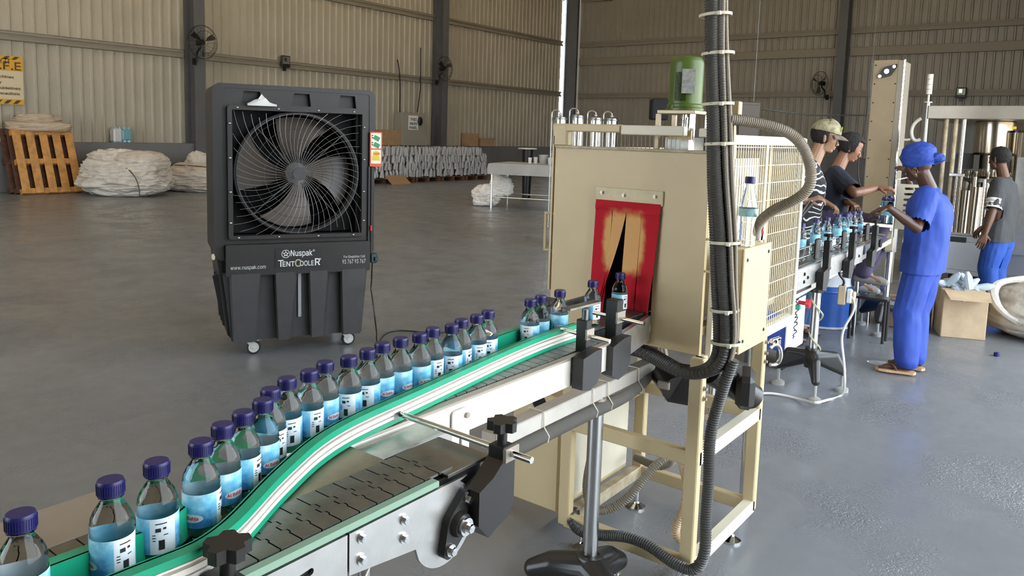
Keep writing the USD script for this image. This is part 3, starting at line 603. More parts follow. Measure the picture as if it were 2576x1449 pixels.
# ---- support beam with conduit, post and black tripod foot
bm = thing('support_beam', 'pale square steel beam with ribbed grey conduit strapped under it, on a steel post', 'beam', (-1.3, 2.1, 0))
obj('square_tube', G().bx(-1.335, -1.285, 1.66, 2.62, .715, .765, b=.003), mat('pale_steel_beam', (.60, .56, .50), .4, .5, noise=(9, .15)), bm)
obj('end_cap', G().bx(-1.337, -1.283, 1.645, 1.668, .713, .767, b=.003), alu, bm)
obj('post', G().cyl((-1.31, 2.235, .13), (-1.31, 2.235, .72), .0265, n=28), steel, bm)
obj('post_collar', G().cyl((-1.31, 2.235, .695), (-1.31, 2.235, .716), .033, n=28).cyl((-1.31, 2.235, .135), (-1.31, 2.235, .15), .032, n=28), alu, bm)
fb = G(); M = m3.Manifold
def hull_pts(P): return m3.Manifold.hull_points(np.asarray(P, np.float64))
def arm(c, ang, L):
    d = V(math.cos(ang), math.sin(ang), 0); return M.batch_hull([M.sphere(.062, 24).translate(tuple(c+V(0, 0, .095))), M.sphere(.046, 24).translate(tuple(c+d*L*.65+V(0, 0, .090))), M.sphere(.034, 24).translate(tuple(c+d*L+V(0, 0, .065)))])
foot_c = V(-1.31, 2.235, 0)
arms = [arm(foot_c, a, L) for a, L in ((math.radians(205), .20), (math.radians(330), .17), (math.radians(80), .16))]
un = M.batch_boolean(arms+[M.cylinder(.10, .055, .048, 28).translate((-1.31, 2.235, .05))], m3.OpType.Add)
obj('tripod_foot', G().man(un), black_m, bm, smooth=50)
for a, L in ((math.radians(205), .20), (math.radians(330), .17), (math.radians(80), .16)):
    d = V(math.cos(a), math.sin(a), 0)*L*.96+foot_c
    obj('foot_pin', G().cyl(d, d+V(0, 0, .06), .010, n=12).lathe([(0, 0), (.026, 0), (.024, .008), (0, .014)], d, 16), steel, bm)
g = G()
for z in (.10, .065): bolt(g, at(1450, 1410 if z == .10 else 1436, Z=z), (.45, -.85, 0), .006, .006)
obj('foot_bolts', g, steel, bm)
def ribbed(P, r, pitch=.007, dep=.12, n=10):
    """Corrugated flexible conduit along the points."""
    q = resample(P, pitch/3.); rr = r*(1+dep*np.array([(1, -.2, -.8)[i % 3] for i in range(len(q))])); return G().tube(q, rr, n)
cp_ = spline([(-1.285, 1.655, .692), (-1.284, 1.9, .692), (-1.284, 2.2, .688), (-1.284, 2.42, .690), (-1.30, 2.6, .715), (-1.33, 2.75, .74)], 60)
obj('ribbed_conduit', ribbed(cp_, .0185, .0095, .28), mat('mid_grey_conduit', (.30, .285, .26), .4), bm, smooth=60)
for y in (1.68, 1.88, 2.165, 2.262, 2.48):
    g = G().tube(np.array([(-1.34, y, .768), (-1.281, y-.003, .769), (-1.279, y-.003, .72), (-1.262, y, .695), (-1.266, y, .676), (-1.285, y, .668), (-1.335, y, .70), (-1.34, y, .768)]), .0022, 6); obj('cable_tie', g, tie, bm)
# ---- hoses in the frame
def hose(label, P, r, m, pitch=.009, tm=True):
    q = spline(P, 90); return single('ribbed_hose', ribbed(q, r, pitch), m, label, 'hose', smooth=60)
hose('beige ribbed hose looping behind the steel post inside the open frame', [at(1600, 1150, Y=2.98), at(1625, 1162, Y=2.95), at(1660, 1172, Y=2.88), at(1690, 1158, Y=2.80), at(1680, 1150, Y=2.74), at(1640, 1180, Y=2.68), at(1590, 1240, Y=2.62), at(1545, 1275, Y=2.58), at(1500, 1283, Y=2.55), at(1485, 1270, Y=2.56), at(1478, 1200, Y=2.57), at(1480, 1040, Y=2.56)], .0165, grey_cond)
hose('tan ribbed hose hanging in a narrow loop beside the front right frame leg', [at(1748, 1120, Y=2.52), at(1730, 1200, Y=2.52), at(1713, 1300, Y=2.52), at(1702, 1345, Y=2.52), at(1715, 1358, Y=2.53), at(1732, 1330, Y=2.55), at(1738, 1270, Y=2.58), at(1725, 1200, Y=2.62), at(1718, 1170, Y=2.66)], .0165, mat('tan_conduit', (.44, .32, .20), .5))
hose('dark ribbed hose running down the front leg and curving under the bottom rail', [at(1845, 905, Y=2.40), at(1825, 960, Y=2.40), at(1800, 1040, Y=2.405), at(1788, 1090, Y=2.405), at(1783, 1200, Y=2.405), at(1775, 1330, Y=2.405), at(1770, 1400, Y=2.40), at(1748, 1432, Y=2.40), at(1700, 1420, Y=2.40), at(1640, 1378, Y=2.415), at(1570, 1350, Y=2.42), at(1490, 1345, Y=2.42), at(1452, 1330, Y=2.43), at(1438, 1305, Y=2.46), at(1450, 1288, Y=2.52)], .0185, conduit_m)
# ---- the bundle of black conduits
bd = thing('cable_bundle', 'thick bundle of black ribbed conduits held by white zip ties in front of the tunnel', 'cables', (-1.0, 2.4, .85))
axis_px = [(1797, -420), (1800, -150), (1800, 0), (1802, 150), (1808, 300), (1812, 450), (1820, 600), (1823, 720), (1826, 850), (1815, 905), (1775, 935), (1720, 935), (1650, 900), (1600, 880)]
ax = np.array([at(x, y, Y=2.40+(.10*(i-9)/4 if i > 9 else 0)) for i, (x, y) in enumerate(axis_px)])
off = [(-.027, 0, .0165, 0), (-.002, -.014, .018, .0), (.020, .0, .015, 0), (.0, .024, .017, 0), (-.020, .022, .015, 0), (.033, -.010, .006, 1), (.039, .004, .0065, 1)]
for i, (a, b, r_, lt) in enumerate(off):
    P = ax.copy(); k = np.linspace(0, 1, len(P))
    wob = np.stack([.006*np.sin(k*9+i*1.7), .004*np.cos(k*8+i), 0*k], 1); P = P+V(1, 0, 0)*a*(1-.25*k)[:, None]+V(0, 1, 0)*b+wob
    if i == 4: P = P[:-3]
    if lt: P = P[:-4]
    obj('conduit', ribbed(spline(P, 120), r_, .0085 if not lt else .006, .09), grey_cond if lt else conduit_m, bd, smooth=60)
for (x, y), w in (((1800, 38), .052), ((1806, 135), .052), ((1806, 262), .051), ((1812, 362), .050), ((1824, 610), .048), ((1822, 780), .046), ((1826, 862), .048)):
    c = at(x, y, Y=2.405); t = np.linspace(0, 2*math.pi, 26)[:-1]
    g = G()
    P = np.stack([c[0]+w*np.cos(t), c[1]+.040*np.sin(t), c[2]+.003*np.cos(t)], 1)
    for dz in (-.003, 0, .003): g.tube(P+V(0, 0, dz), .0022, 5, closed=True)
    g.box((c[0]+w*.55, c[1]-.040, c[2]), (.012, .010, .012), b=.001); obj('cable_tie', g, tie, bd)
P = [at(1838, 300, Y=2.41), at(1880, 305, Y=2.45), at(1930, 315, Y=2.50), at(1985, 335, Y=2.55), at(2020, 370, Y=2.6), at(2038, 420, Y=2.62), at(2035, 470, Y=2.63), at(2005, 500, Y=2.64), at(1960, 522, Y=2.66), at(1925, 545, Y=2.69), at(1905, 570, Y=2.72), at(1900, 598, Y=2.75)]
obj('loop_hose', ribbed(spline(P, 120), .0175, .007, .08, 12), grey_cond, bd, smooth=60)
g = G().bar(at(1838, 300, Y=2.45), at(1838, 400, Y=2.45), .03, .02).box(at(1850, 282, Y=2.50), (.035, .03, .07), b=.003); obj('bundle_bracket', g, cream, bd)
# tall bottle on the cable box
tb = thing('water_bottle', 'tall clear bottle with navy cap standing on the cream cable box', 'bottle', (-.995, 2.70, 1.23))
k = 1.0
prf = [(0, .004), (.02, .001), (.027, 0), (.031, .006)]+[(.031-.0015*(i % 2), .012+.012*i) for i in range(9)]+[(.0315, .122), (.0315, .158), (.030, .162)]+[(.0305-.002*i-.0009*(i % 2), .168+.010*i) for i in range(8)]+[(.014, .250), (.0135, .256), (.0165, .257), (.0165, .259), (.013, .260), (0, .262)]
obj('bottle_body', G().lathe([(r*1.06, z*.86) for r, z in prf], n=28), pet, tb, smooth=45, local=True)
obj('label_band', G().lathe([(.0337, .107), (.0339, .1075), (.0339, .134), (.0337, .1345)], n=30), mat('aqua_label', (.16, .45, .52), .3, noise=(60, .5), col2=(.5, .65, .68)), tb, local=True)
obj('screw_cap', G().lathe([(.0168, .2235), (.0178, .2245), (.0178, .244), (.0165, .247), (0, .2475)], n=28), cap_m, tb, local=True)
# ------------------------------------------------------------------ big air cooler
ck = thing('air_cooler', 'large black tent air cooler on casters with round fan grille', 'air cooler', (-4.592, 3.085, 0), 62.6)
cb_m = mat('charcoal_cooler_plastic', (.024, .021, .020), .5, noise=(6, .15)); cb_d = mat('dark_cooler_plastic', (.012, .010, .009), .5)
cg_m = mat('grey_cooler_plastic', (.058, .055, .055), .45, noise=(10, .2))
def K(name, g, m, parent=ck, **k): return obj(name, g, m, parent, local=True, **k)
rr = lambda x0, x1, z0, z1, r: sg.box(x0+r, z0+r, x1-r, z1-r).buffer(r, 8)
EX, EZ = (1, 0, 0), (0, 0, 1)                # plane X, Z with its normal toward -Y, the front
op = sg.box(-.095, .86, .785, 1.712)
hol = [sg.Polygon([(a, 1.755), (a+.135, 1.752), (a+.125, 1.838), (a+.02, 1.84)]) for a in (-.035, .295, .615)]
K('cabinet', G().prism(rr(-.215, .885, .69, 1.885, .05).difference(sg.box(-.14, .85, .76, 1.74)), .52, (0, .62, 0), EX, EZ).prism(rr(-.215, .885, .69, 1.885, .05), .08, (0, .70, 0), EX, EZ), cb_d, smooth=35)
K('front_rim', G().prism(rr(-.215, .885, .69, 1.885, .05).difference(rr(-.155, .845, .70, 1.855, .02)), .05, (0, .10, 0), EX, EZ), cb_m)
fpn = rr(-.160, .850, .70, 1.860, .02).difference(op)
for h in hol: fpn = fpn.difference(h)
K('front_panel', G().prism(fpn, .03, (0, .085, 0), EX, EZ), cb_m)
fr = rr(-.125, .815, .835, 1.742, .02).difference(op)
g = G()
for a in (-.06, .27, .59): g.bx(a, a+.19, .105, .12, 1.74, 1.85)
K('vent_pockets', g, hole_m, kind='stuff')
K('grille_frame', G().prism(fr, .035, (0, .055, 0), EX, EZ), cb_m)
for x in (-.06, .205, .475, .725):
    for z in (1.727, .847): K('grille_screw', G().ball((x, .018, z), .0085, 1), chrome)
for z in (.95, 1.16, 1.39, 1.62):
    for x in (-.11, .80): K('grille_screw', G().ball((x, .018, z), .0085, 1), chrome)
fx, fz, FR = .345, 1.285, .425
g = G().prism(sg.box(-.1, .86, .79, 1.715).difference(sg.Point(fx, fz).buffer(FR, 32)), .02, (0, .20, 0), EX, EZ); K('fan_shroud', g, hole_m)
K('shroud_ring', G().prism(sg.Point(fx, fz).buffer(FR+.004, 40).difference(sg.Point(fx, fz).buffer(FR-.018, 40)), .12, (0, .20, 0), EX, EZ), cb_d)
bl_m = mat('grey_fan_blade', (.115, .095, .078), .35)
for i in range(4):
    a0 = math.radians(100+i*90); P = []
    for k in range(9):
        t = k/8; r_ = .07+t*.325; row = []
        for j in range(7):
            s_ = j/6-.5; a = a0+s_*(.75+.25*t)-t*.35; row.append((fx+r_*math.cos(a), .22+s_*.10*(1-.3*t), fz+r_*math.sin(a)))
        P.append(row)
    P = np.array(P); K('fan_blade', G().grid(P).grid((P+V(0, .004, 0))[:, ::-1]), bl_m, smooth=60)
K('fan_hub', G().cyl((fx, .16, fz), (fx, .36, fz), .075, n=24).cyl((fx, .155, fz), (fx, .16, fz), .045, n=24), cg_m)
g = G().bx(-.1, .79, .48, .49, .86, 1.71); K('back_pad', g, hole_m)
wire = mat('grille_wire', (.34, .32, .30), .4, .4)
g = G()
for i in range(54):
    a = i*2*math.pi/54; P = []
    for k in range(13):
        t = k/12; r_ = .045+t*.56; aa = a-.55*t**1.3; x, z = fx+r_*math.cos(aa), fz+r_*math.sin(aa)
        if -.10 < x < .79 and .858 < z < 1.715: P.append((x, .030-.018*math.sin(math.pi*min(1, r_/.5)), z))
    if len(P) > 2: g.tube(P, .0013, 4)
K('grille_wires', g, wire, smooth=False)
g = G()
for r_ in (.09, .16, .235, .31, .385): 
    t = np.linspace(0, 2*math.pi, 49)[:-1]; g.tube(np.stack([fx+r_*np.cos(t), 0*t+.034, fz+r_*np.sin(t)], 1), .0016, 4, closed=True)
t = np.linspace(0, 2*math.pi, 61)[:-1]; g.tube(np.stack([fx+(FR-.01)*np.cos(t), 0*t+.036, fz+(FR-.01)*np.sin(t)], 1), .006, 6, closed=True)
K('grille_rings', g, cg_m)
for a in (42, 132, 222, 312):
    a = math.radians(a); K('grille_strut', G().bar((fx+.05*math.cos(a), .042, fz+.05*math.sin(a)), (fx+FR*math.cos(a), .042, fz+FR*math.sin(a)), .010, .006), cg_m)
K('grille_cap', G().cyl((fx, .010, fz), (fx, .03, fz), .046, n=24), cg_m)
K('name_panel', G().prism(rr(-.145, .845, .585, .800, .008), .05, (0, .05, 0), EX, EZ), cb_m)
K('name_plate', G().bx(.175, .49, -.0035, 0, .628, .765), mat('dark_name_plate', (.016, .016, .017), .4), smooth=False)
wp = mat('white_print', (.62, .62, .60), .5)
def tx(s, h, x, z, fit=None, m=wp, name='lettering', bold=False, y=-.004): K(name, G().text(s, h, (x, y, z), (1, 0, 0), (0, 0, 1), .001, bold, fit=fit), m, smooth=False)
tx('Nuspak', .040, .275, .712, .150, bold=True); tx('®', .018, .430, .735)
tx('T', .046, .190, .640, bold=True); tx('ENT', .034, .220, .640, .082, bold=True); tx('C', .050, .303, .636, bold=True, m=mat('gold_print', (.40, .36, .22), .5)); tx('OOLE', .034, .340, .640, .096, bold=True); tx('R', .048, .440, .640, bold=True); tx('®', .018, .474, .672)
st_ = sg.Polygon([(.246+(.024 if k % 2 == 0 else .0105)*math.sin(k*math.pi/5), .728+(.024 if k % 2 == 0 else .0105)*math.cos(k*math.pi/5)) for k in range(10)])
K('star_emblem', G().prism(st_.difference(affinity.scale(st_, .5, .5)), .001, (0, -.004, 0), EX, EZ).prism(sg.Point(.246, .728).buffer(.029).difference(sg.Point(.246, .728).buffer(.025)), .001, (0, -.004, 0), EX, EZ), wp, smooth=False)
tx('www.nuspak.com', .026, -.120, .632, .230, y=-.0012); tx('93 767 93 767', .030, .640, .640, .168, y=-.0012); tx('For Enquiries Call', .018, .650, .682, .155, y=-.0012)
# tank with tapered ribs
tk = hull_pts([(x, y, z) for x, z, in ((-.195, .69), (.865, .69), (-.135, .16), (.80, .16)) for y in (.10, .70)]+[(x, y, .11) for x in (-.10, .77) for y in (.13, .66)])
K('water_tank', G().man(tk), cb_d)
K('tank_front', G().man(hull_pts([(x, y, z) for x, z in ((-.165, .60), (.83, .60), (-.11, .115), (.77, .115)) for y in (.07, .12)])), cg_m)
for a, b, c_, d_ in ((-.115, .072, -.095, .040), (.178, .312, .198, .272), (.412, .535, .430, .506), (.640, .812, .655, .775)):
    K('tank_rib', G().man(hull_pts([(a, -.005, .60), (b, -.005, .60), (a-.012, .08, .60), (b+.035, .08, .60), (c_, .01, .115), (d_, .01, .115), (c_-.008, .08, .115), (d_+.03, .08, .115)])), cg_m)
K('level_window', G().bx(.338, .362, .055, .066, .26, .595, b=.003), mat('pale_window', (.42, .42, .44), .35))
g = G()
for i in range(3): g.man(hull_pts([(-.175+.012*i, .18+.16*i, .58), (-.16, .27+.16*i, .58), (-.10, .20+.16*i, .17), (-.10, .25+.16*i, .17), (-.22+.02*i, .2+.16*i, .56), (-.155, .22+.16*i, .20)]))
K('side_ribs', g, cb_d)
for x, y, s_ in ((.02, .12, 1), (.70, .14, -1), (.02, .58, 1), (.70, .58, -1)):
    c = K('caster', G().bx(x-.05, x+.05, y-.05, y+.05, .104, .112, b=.002).man(hull_pts([(x-.035, y-.018, .104), (x+.03, y-.018, .104), (x+.03, y+.018, .104), (x-.035, y+.018, .104), (x+.03, y-.016, .05), (x+.03, y+.016, .05), (x+.005, y-.016, .045), (x+.005, y+.016, .045)])).bar((x+.04, y-.02, .108), (x+.075, y-.03, .115), .03, .006), mat('caster_metal', (.62, .60, .54), .4, .4))
    K('wheel', G().lathe([(0, -.014), (.046, -.014), (.050, -.009), (.050, .009), (.046, .014), (0, .014)], (x+.02, y, .051), 24, (0, 1, 0)), rubber, c)
    K('hub', G().lathe([(.036, -.0145), (.036, -.017), (.028, -.017), (.026, -.015), (.012, -.015), (.010, -.021), (0, -.021)], (x+.02, y, .051), 24, (0, 1, 0)), mat('caster_metal'), c)
K('drain_valve', G().cyl((-.18, .18, .70), (-.215, .16, .70), .016, .022, n=12), mat('ivory_plastic', (.60, .52, .36), .5))
sgn = K('sign_board', G().prism(rr(.845, .935, 1.34, 1.59, .006), .008, (0, .04, 0), EX, EZ), mat('red_sign_edge', (.62, .07, .03), .45))
g = G()
for z0, z1 in ((1.472, 1.582), (1.362, 1.462)): g.prism(rr(.853, .927, z0, z1, .005), .001, (0, .0315, 0), EX, EZ)
K('sign_face', g, mat('sign_cream', (.70, .66, .50), .5), sgn, smooth=False)
g = G()
for z in (1.545, 1.495): g.prism(affinity.rotate(sg.box(.876, z-.012, .912, z+.012).buffer(.004), -28), .001, (0, .030, 0), EX, EZ)
K('green_emblem', g, mat('green_print', (.02, .22, .10), .5), sgn, smooth=False)
g = G()
for z in (1.56, 1.545, 1.51, 1.495):
    g.prism(sg.box(.858, z, .868, z+.007), .001, (0, .030, 0), EX, EZ)
g.prism(sg.Polygon([(.90, 1.572), (.903, 1.572), (.903, 1.575), (.90, 1.575)]), .001, (0, .03, 0), EX, EZ); K('black_emblem', g, ink, sgn, smooth=False)
wt = so.unary_union([sg.box(.863, 1.385, .917, 1.405), sg.Polygon([(.863, 1.405), (.917, 1.405), (.908, 1.43), (.872, 1.43)]), sg.Point(.890, 1.432).buffer(.022)])
K('weight_emblem', G().prism(wt, .001, (0, .030, 0), EX, EZ), mat('yellow_print', (.65, .45, .02), .5), sgn, smooth=False)
K('lettering', G().text('400', .017, (.872, .0285, 1.425), (1, 0, 0), (0, 0, 1), .001, True), mat('orange_print', (.55, .12, .01), .5), sgn, smooth=False)
g = G().cyl((.862, .045, .70), (.862, .045, 1.34), .004).bx(.838, .85, .04, .06, .70, 1.34); K('sign_pole', g, cb_m)
K('pilot_lamp', G().cyl((.858, .03, .87), (.858, .03, .91), .007), mat('red_lamp', (.6, .02, .03), .3))
K('plug_socket', G().box((.885, .06, .665), (.05, .05, .075), b=.008).box((.90, .035, .66), (.03, .03, .03), b=.004), mat('teal_black_plug', (.02, .05, .055), .4))
c0 = V(-4.592, 3.085, 0); dd = V(.46, .888, 0); nb = V(-.888, .46, 0)
P = [c0+dd*.872+nb*.04+V(0, 0, .63), c0+dd*.862+nb*.03+V(0, 0, .45), at(935, 740, D=5.55), at(943, 800, D=5.5), at(947, 850, Z=.02), at(950, 880, Z=.008), at(960, 850, Z=.008), at(1000, 832, Z=.008), at(1060, 835, Z=.008), at(1140, 828, Z=.008)]
obj('power_cord', G().tube(spline(P, 70), .005, 6), black, ck)
pb = at(628, 252, Y=3.09); 
P = []
for i in range(9):
    row = []
    for j in range(7):
        u, v = i/8-.5, j/6-.5; h = .012+.05*max(0, 1-abs(u)*2.2)*(.4+meshkit.noise(V(u*7, v*5, 2.)))*(1-abs(v)*.6)
        row.append((.095+u*.19, .02+v*.075, 1.745+h*(1-abs(2*v)**3)))
    P.append(row)
P = np.array(P)
w_ = c0+P[..., :1]*dd+P[..., 1:2]*nb+P[..., 2:]*V(0, 0, 1)
single('plastic_bag', G().grid(w_).grid(w_[:, ::-1]-V(0, 0, .003)), mat('clear_film', (.62, .62, .60), .2, spec=1.), 'crumpled clear plastic bag on the ledge above the cooler grille', 'plastic bag', smooth=20)
# ------------------------------------------------------------------ far left: pallets, sacks, wall things
FA = 37.2
def pallet_parts(t, m, W=1.24, Hh=1.46, off=(0, 0, 0), tilt=-20):
    a = math.radians(tilt); R = lambda p: V(p[0]+off[0], p[1]*math.cos(a)-(p[2]-.21)*math.sin(a)+off[1], p[1]*math.sin(a)+(p[2]-.21)*math.cos(a)+.03)
    RM = np.array([[1, 0, 0], [0, math.cos(a), -math.sin(a)], [0, math.sin(a), math.cos(a)]])
    sw = .165
    for k in range(5):
        x = -W/2+sw/2+k*(W-sw)/4; obj('board', G().box(R((x, -.012, Hh/2+.21)), (sw, .022, Hh), R=RM, b=.003), m, t, local=True)
    for z in (.06, Hh/2, Hh-.06):
        obj('cross_board', G().box(R((0, .012, z+.21)), (W, .022, .12), R=RM, b=.003), m, t, local=True)
        for x in (-W/2+.07, 0, W/2-.07): obj('block', G().box(R((x, .068, z+.21)), (.13, .09, .12), R=RM), m, t, local=True)
        obj('cross_board', G().box(R((0, .124, z+.21)), (W, .02, .12), R=RM), m, t, local=True)
q = V(-18.40, 7.46, 0)
p1 = thing('wooden_pallet', 'new pine pallet on edge leaning to the left wall, in front of dark ones', 'pallet', q, 90, 'pallets by the left wall'); pallet_parts(p1, wood)
for i, (ox, oy) in enumerate(((-.05, .16), (-.12, .32))):
    p = thing('wooden_pallet', ['dark brown pallet leaning just behind the new pine one', 'darkest pallet leaning at the back of the stack by the left wall'][i], 'pallet', q, 90, 'pallets by the left wall'); pallet_parts(p, wood_d, off=(ox, oy, 0))
def lump(c, w, d, h, seed, rz=FA, folds=.10, flat=.0, sub=5, pw=2.6):
    """A slumped sack: a superellipsoid on the floor with folds."""
    m = trimesh.creation.icosphere(sub, 1.0); v = np.array(m.vertices)
    s = (np.abs(v)**pw).sum(1)**(-1/pw); u = v*s[:, None]
    u[:, 2] = np.where(u[:, 2] < -.15, -.15-(u[:, 2]+.15)*-.55, u[:, 2]); 
    n1 = meshkit.fbm(u*2.1+seed*3.1, 3, seed)-.5; n2 = np.abs(meshkit.fbm(u*V(2.2, 2.2, 6)+seed*7.3, 3, seed+5)-.5)
    u = u*(1+folds*2.2*n1-folds*3.0*n2)[:, None]
    z = u[:, 2]; z = (z-z.min()); z = z/z.max(); z = np.maximum(z-.06, 0)/.94
    x, y = u[:, 0]*w/2, u[:, 1]*d/2; t = math.radians(rz)
    p = np.stack([c[0]+x*math.cos(t)-y*math.sin(t), c[1]+x*math.sin(t)+y*math.cos(t), c[2]+z*h+flat*x], 1)
    return G().add(p, m.faces)
def seam(gp, n, c, col): return None
def sack(label, px, base, wpx, hpx, seed, dd=.8, group='big white woven sacks by the left wall', **k):
    q = at(px, base, Z=0); dpt = (q-EY) @ f0; w, h = wpx*dpt/FPX, hpx*dpt/FPX
    back = V(-.605, .797, 0)
    t = thing('woven_sack', label, 'sack', q+back*w*dd/2, 0, group)
    obj('sack_body', lump(q+back*w*dd/2, w*1.04, w*dd, h*1.06, seed, **k), weave, t, smooth=25)
    return t, q, w, h, back
t, q, w, h, back = sack('big white woven sack with torn open top, beside the leaning pallets', 275, 497, 222, 100, 3, folds=.14)
rt = V(.797, .605, 0); m_str = mat('seam_thread', (.10, .08, .06), .8)
obj('top_fold', lump(q+back*w*.38-rt*w*.10+V(0, 0, h*.70), w*.60, w*.40, h*.52, 11, rz=55, folds=.2, sub=4), weave, t, smooth=25)
obj('top_fold', lump(q+back*w*.36+rt*w*.2+V(0, 0, h*.66), w*.56, w*.55, h*.52, 13, rz=20, folds=.1, sub=4), weave, t, smooth=25)
obj('seam_cord', G().tube(spline([q+rt*w*.02+back*w*.10+V(0, 0, h*.85), q+rt*w*.2+back*w*.04+V(0, 0, h*.72), q+rt*w*.30+back*w*.01+V(0, 0, h*.5), q+rt*w*.34-back*w*.0+V(0, 0, h*.25), q+rt*w*.34-back*w*.0+V(0, 0, .02)], 30), .012, 5), m_str, t)
t, q, w, h, back = sack('lower white woven sack between the torn sack and the cooler', 475, 485, 190, 72, 8, folds=.14)
obj('top_fold', lump(q+back*w*.4-rt*w*.02+V(0, 0, h*.7), w*.36, w*.25, h*.75, 21, rz=80, folds=.2, sub=4), weave, t, smooth=25)
obj('seam_cord', G().tube(spline([q-rt*w*.25+back*w*.16+V(0, 0, h*.93), q+rt*w*.0+back*w*.12+V(0, 0, h*.93), q+rt*w*.2+back*w*.1+V(0, 0, h*.9)], 20), .012, 5), m_str, t)
q = V(-18.40, 7.46, 0); top = q+V(-.66, .0, 1.36)
t = thing('woven_sack', 'folded off-white woven sacks lying on top of the leaning pallets', 'sack', top, 0, 'big white woven sacks by the left wall')
obj('sack_body', lump(top, 1.30, .62, .24, 31, folds=.10, pw=3.5, sub=4, rz=80), mat('cream_sack', (.58, .46, .34), .7, noise=(7, .2), bump=(26, .3, .02)), t, smooth=25)
obj('sack_body', lump(top+V(0, 0, .18), .95, .5, .22, 35, folds=.2, sub=4, rz=80), mat('cream_sack'), t, smooth=25)
# shrink pack on the ledge
q = at(305, 366, X=-19.40); t = thing('water_pack', 'blue shrink-wrapped pack of water bottles standing on the grey ledge', 'water pack', (q[0], q[1], 1.12), 90)
for i in range(4):
    for j in range(2): obj('bottle', G().lathe([(0, 0), (.052, .004), (.055, .02), (.050, .10), (.055, .18), (.054, .28), (.03, .34), (.022, .36), (.022, .385), (0, .386)], (-.165+.11*i, -.055+.11*j, 0), 14), mat('blue_bottle', (.30, .48, .53), .25), t, local=True)
obj('wrap_film', G().bx(-.226, -.02, -.118, .118, .01, .345, b=.03), mat('white_film', (.58, .58, .56), .3), t, local=True)
obj('label_band', G().bx(-.02, .226, -.118, .118, .05, .33, b=.03), mat('teal_film', (.16, .36, .40), .3), t, local=True)
# fire extinguisher
q = at(516, 342, X=-19.30); t = thing('fire_extinguisher', 'red fire extinguisher hanging on the wall just left of the cooler', 'fire extinguisher', q)
obj('cylinder', G().lathe([(0, 0), (.10, .01), (.115, .04), (.115, .46), (.09, .52), (.04, .56), (.03, .60), (0, .60)], q, 20), mat('extinguisher_red', (.42, .035, .025), .3), t)
obj('valve', G().cyl(q+V(0, 0, .58), q+V(0, 0, .66), .03).bar(q+V(0, -.05, .66), q+V(.03, .10, .72), .03, .02), black, t)
obj('hose', G().tube(spline([q+V(0, -.02, .64), q+V(.02, -.16, .58), q+V(.03, -.17, .35), q+V(.02, -.13, .2)], 20), .014, 6), rubber, t)
obj('back_board', G().bx(q[0]-.24, q[0]-.125, q[1]-.10, q[1]+.25, q[2]-.6, q[2]+.78), mat('board_paint', (.34, .30, .23), .6), t)
# wall fans
def wall_fan(label, loc, rz):
    t = thing('wall_fan', label, 'wall fan', loc, rz, 'black wall fans on the columns'); K = lambda n, g, m=black, **k: obj(n, g, m, t, local=True, **k)
    h = V(0, -.38, .48)                      # hub; the fan looks along -Y
    K('bracket', G().tube(spline([(0, 0, 0), (0, -.10, .02), (.0, -.10, .2), (0, -.20, .30), (0, -.24, .46)], 24), .028, 8).bx(-.05, .05, -.03, .03, -.09, .09))
    K('motor', G().cyl((0, -.16, .48), (0, -.36, .48), .085, .07, n=16))
    for k in range(3):
        a = math.radians((28, 150, 268)[k]); K('blade', G().man(hull_pts([h+V(math.cos(a)*.06, 0, math.sin(a)*.06), h+V(math.cos(a)*.06, .01, math.sin(a)*.06)]+[h+V(math.cos(a+s_)*.37, .03*s_*8, math.sin(a+s_)*.37) for s_ in (-.16, .16)]+[h+V(math.cos(a+s_)*.25, .012+.03*s_*8, math.sin(a+s_)*.25) for s_ in (-.20, .20)])))
    th = np.linspace(0, 2*math.pi, 41)[:-1]; g = G()
    for r_, y in ((.42, -.38), (.28, -.46), (.42, -.33)): g.tube(np.stack([r_*np.cos(th), 0*th+y, .48+r_*np.sin(th)], 1), .006, 5, closed=True)
    for k in range(20):
        a = k*math.pi/10; g.tube([(.05*math.cos(a), -.48, .48+.05*math.sin(a)), (.28*math.cos(a), -.46, .48+.28*math.sin(a)), (.42*math.cos(a), -.38, .48+.42*math.sin(a)), (.42*math.cos(a), -.33, .48+.42*math.sin(a)), (.1*math.cos(a), -.2, .48+.1*math.sin(a))], .003, 4)
    K('guard', g); return t
q = at(489, 155, X=-18.95); wf1 = wall_fan('black wall fan on the first column above the extinguisher', q, 95)
q = at(1098, 208, X=-19.0); dup(wf1, q, 95, 'black wall fan on the middle column, right of the cooler')
q = at(2080, 245, Y=29.1); dup(wf1, q, -35, 'black wall fan on the dark column behind the man in the cap')
# floodlights
def flood(name, label, q, nx, m_glass):
    t = thing(name, label, 'floodlight', q, 0, 'floodlights on the wall rails'); nx = V(*nx); s_ = unit(np.cross(nx, (0, 0, 1)))
    R = np.stack([s_, nx, V(0, 0, 1)], 1); c = V(*q)+nx*.10+V(0, 0, .17)
    if np.linalg.det(R) < 0: R[:, 0] *= -1
    obj('housing', G().box(c, (.30, .07, .34), R=R, b=.015).bar(V(*q)+nx*.05-V(0, 0, .1), V(*q)+nx*.05+V(0, 0, .1), .10, .06), black, t)
    obj('lens', G().box(c+nx*.037+V(0, 0, .035), (.24, .006, .21), R=R), m_glass, t)
    obj('reflector', G().box(c+nx*.041+V(0, 0, .05)+s_*.02, (.09, .004, .12), R=R), chrome, t)
flood('floodlight', 'small black floodlight on the wall rail above the cooler', at(713, 170, X=-19.45), (1, 0, 0), mat('lamp_glass', (.16, .15, .14), .08))
flood('floodlight', 'small olive floodlight on the back wall above the filling machine', at(2418, 247, Y=29.45), (0, -1, 0), mat('olive_glass', (.20, .22, .03), .2))
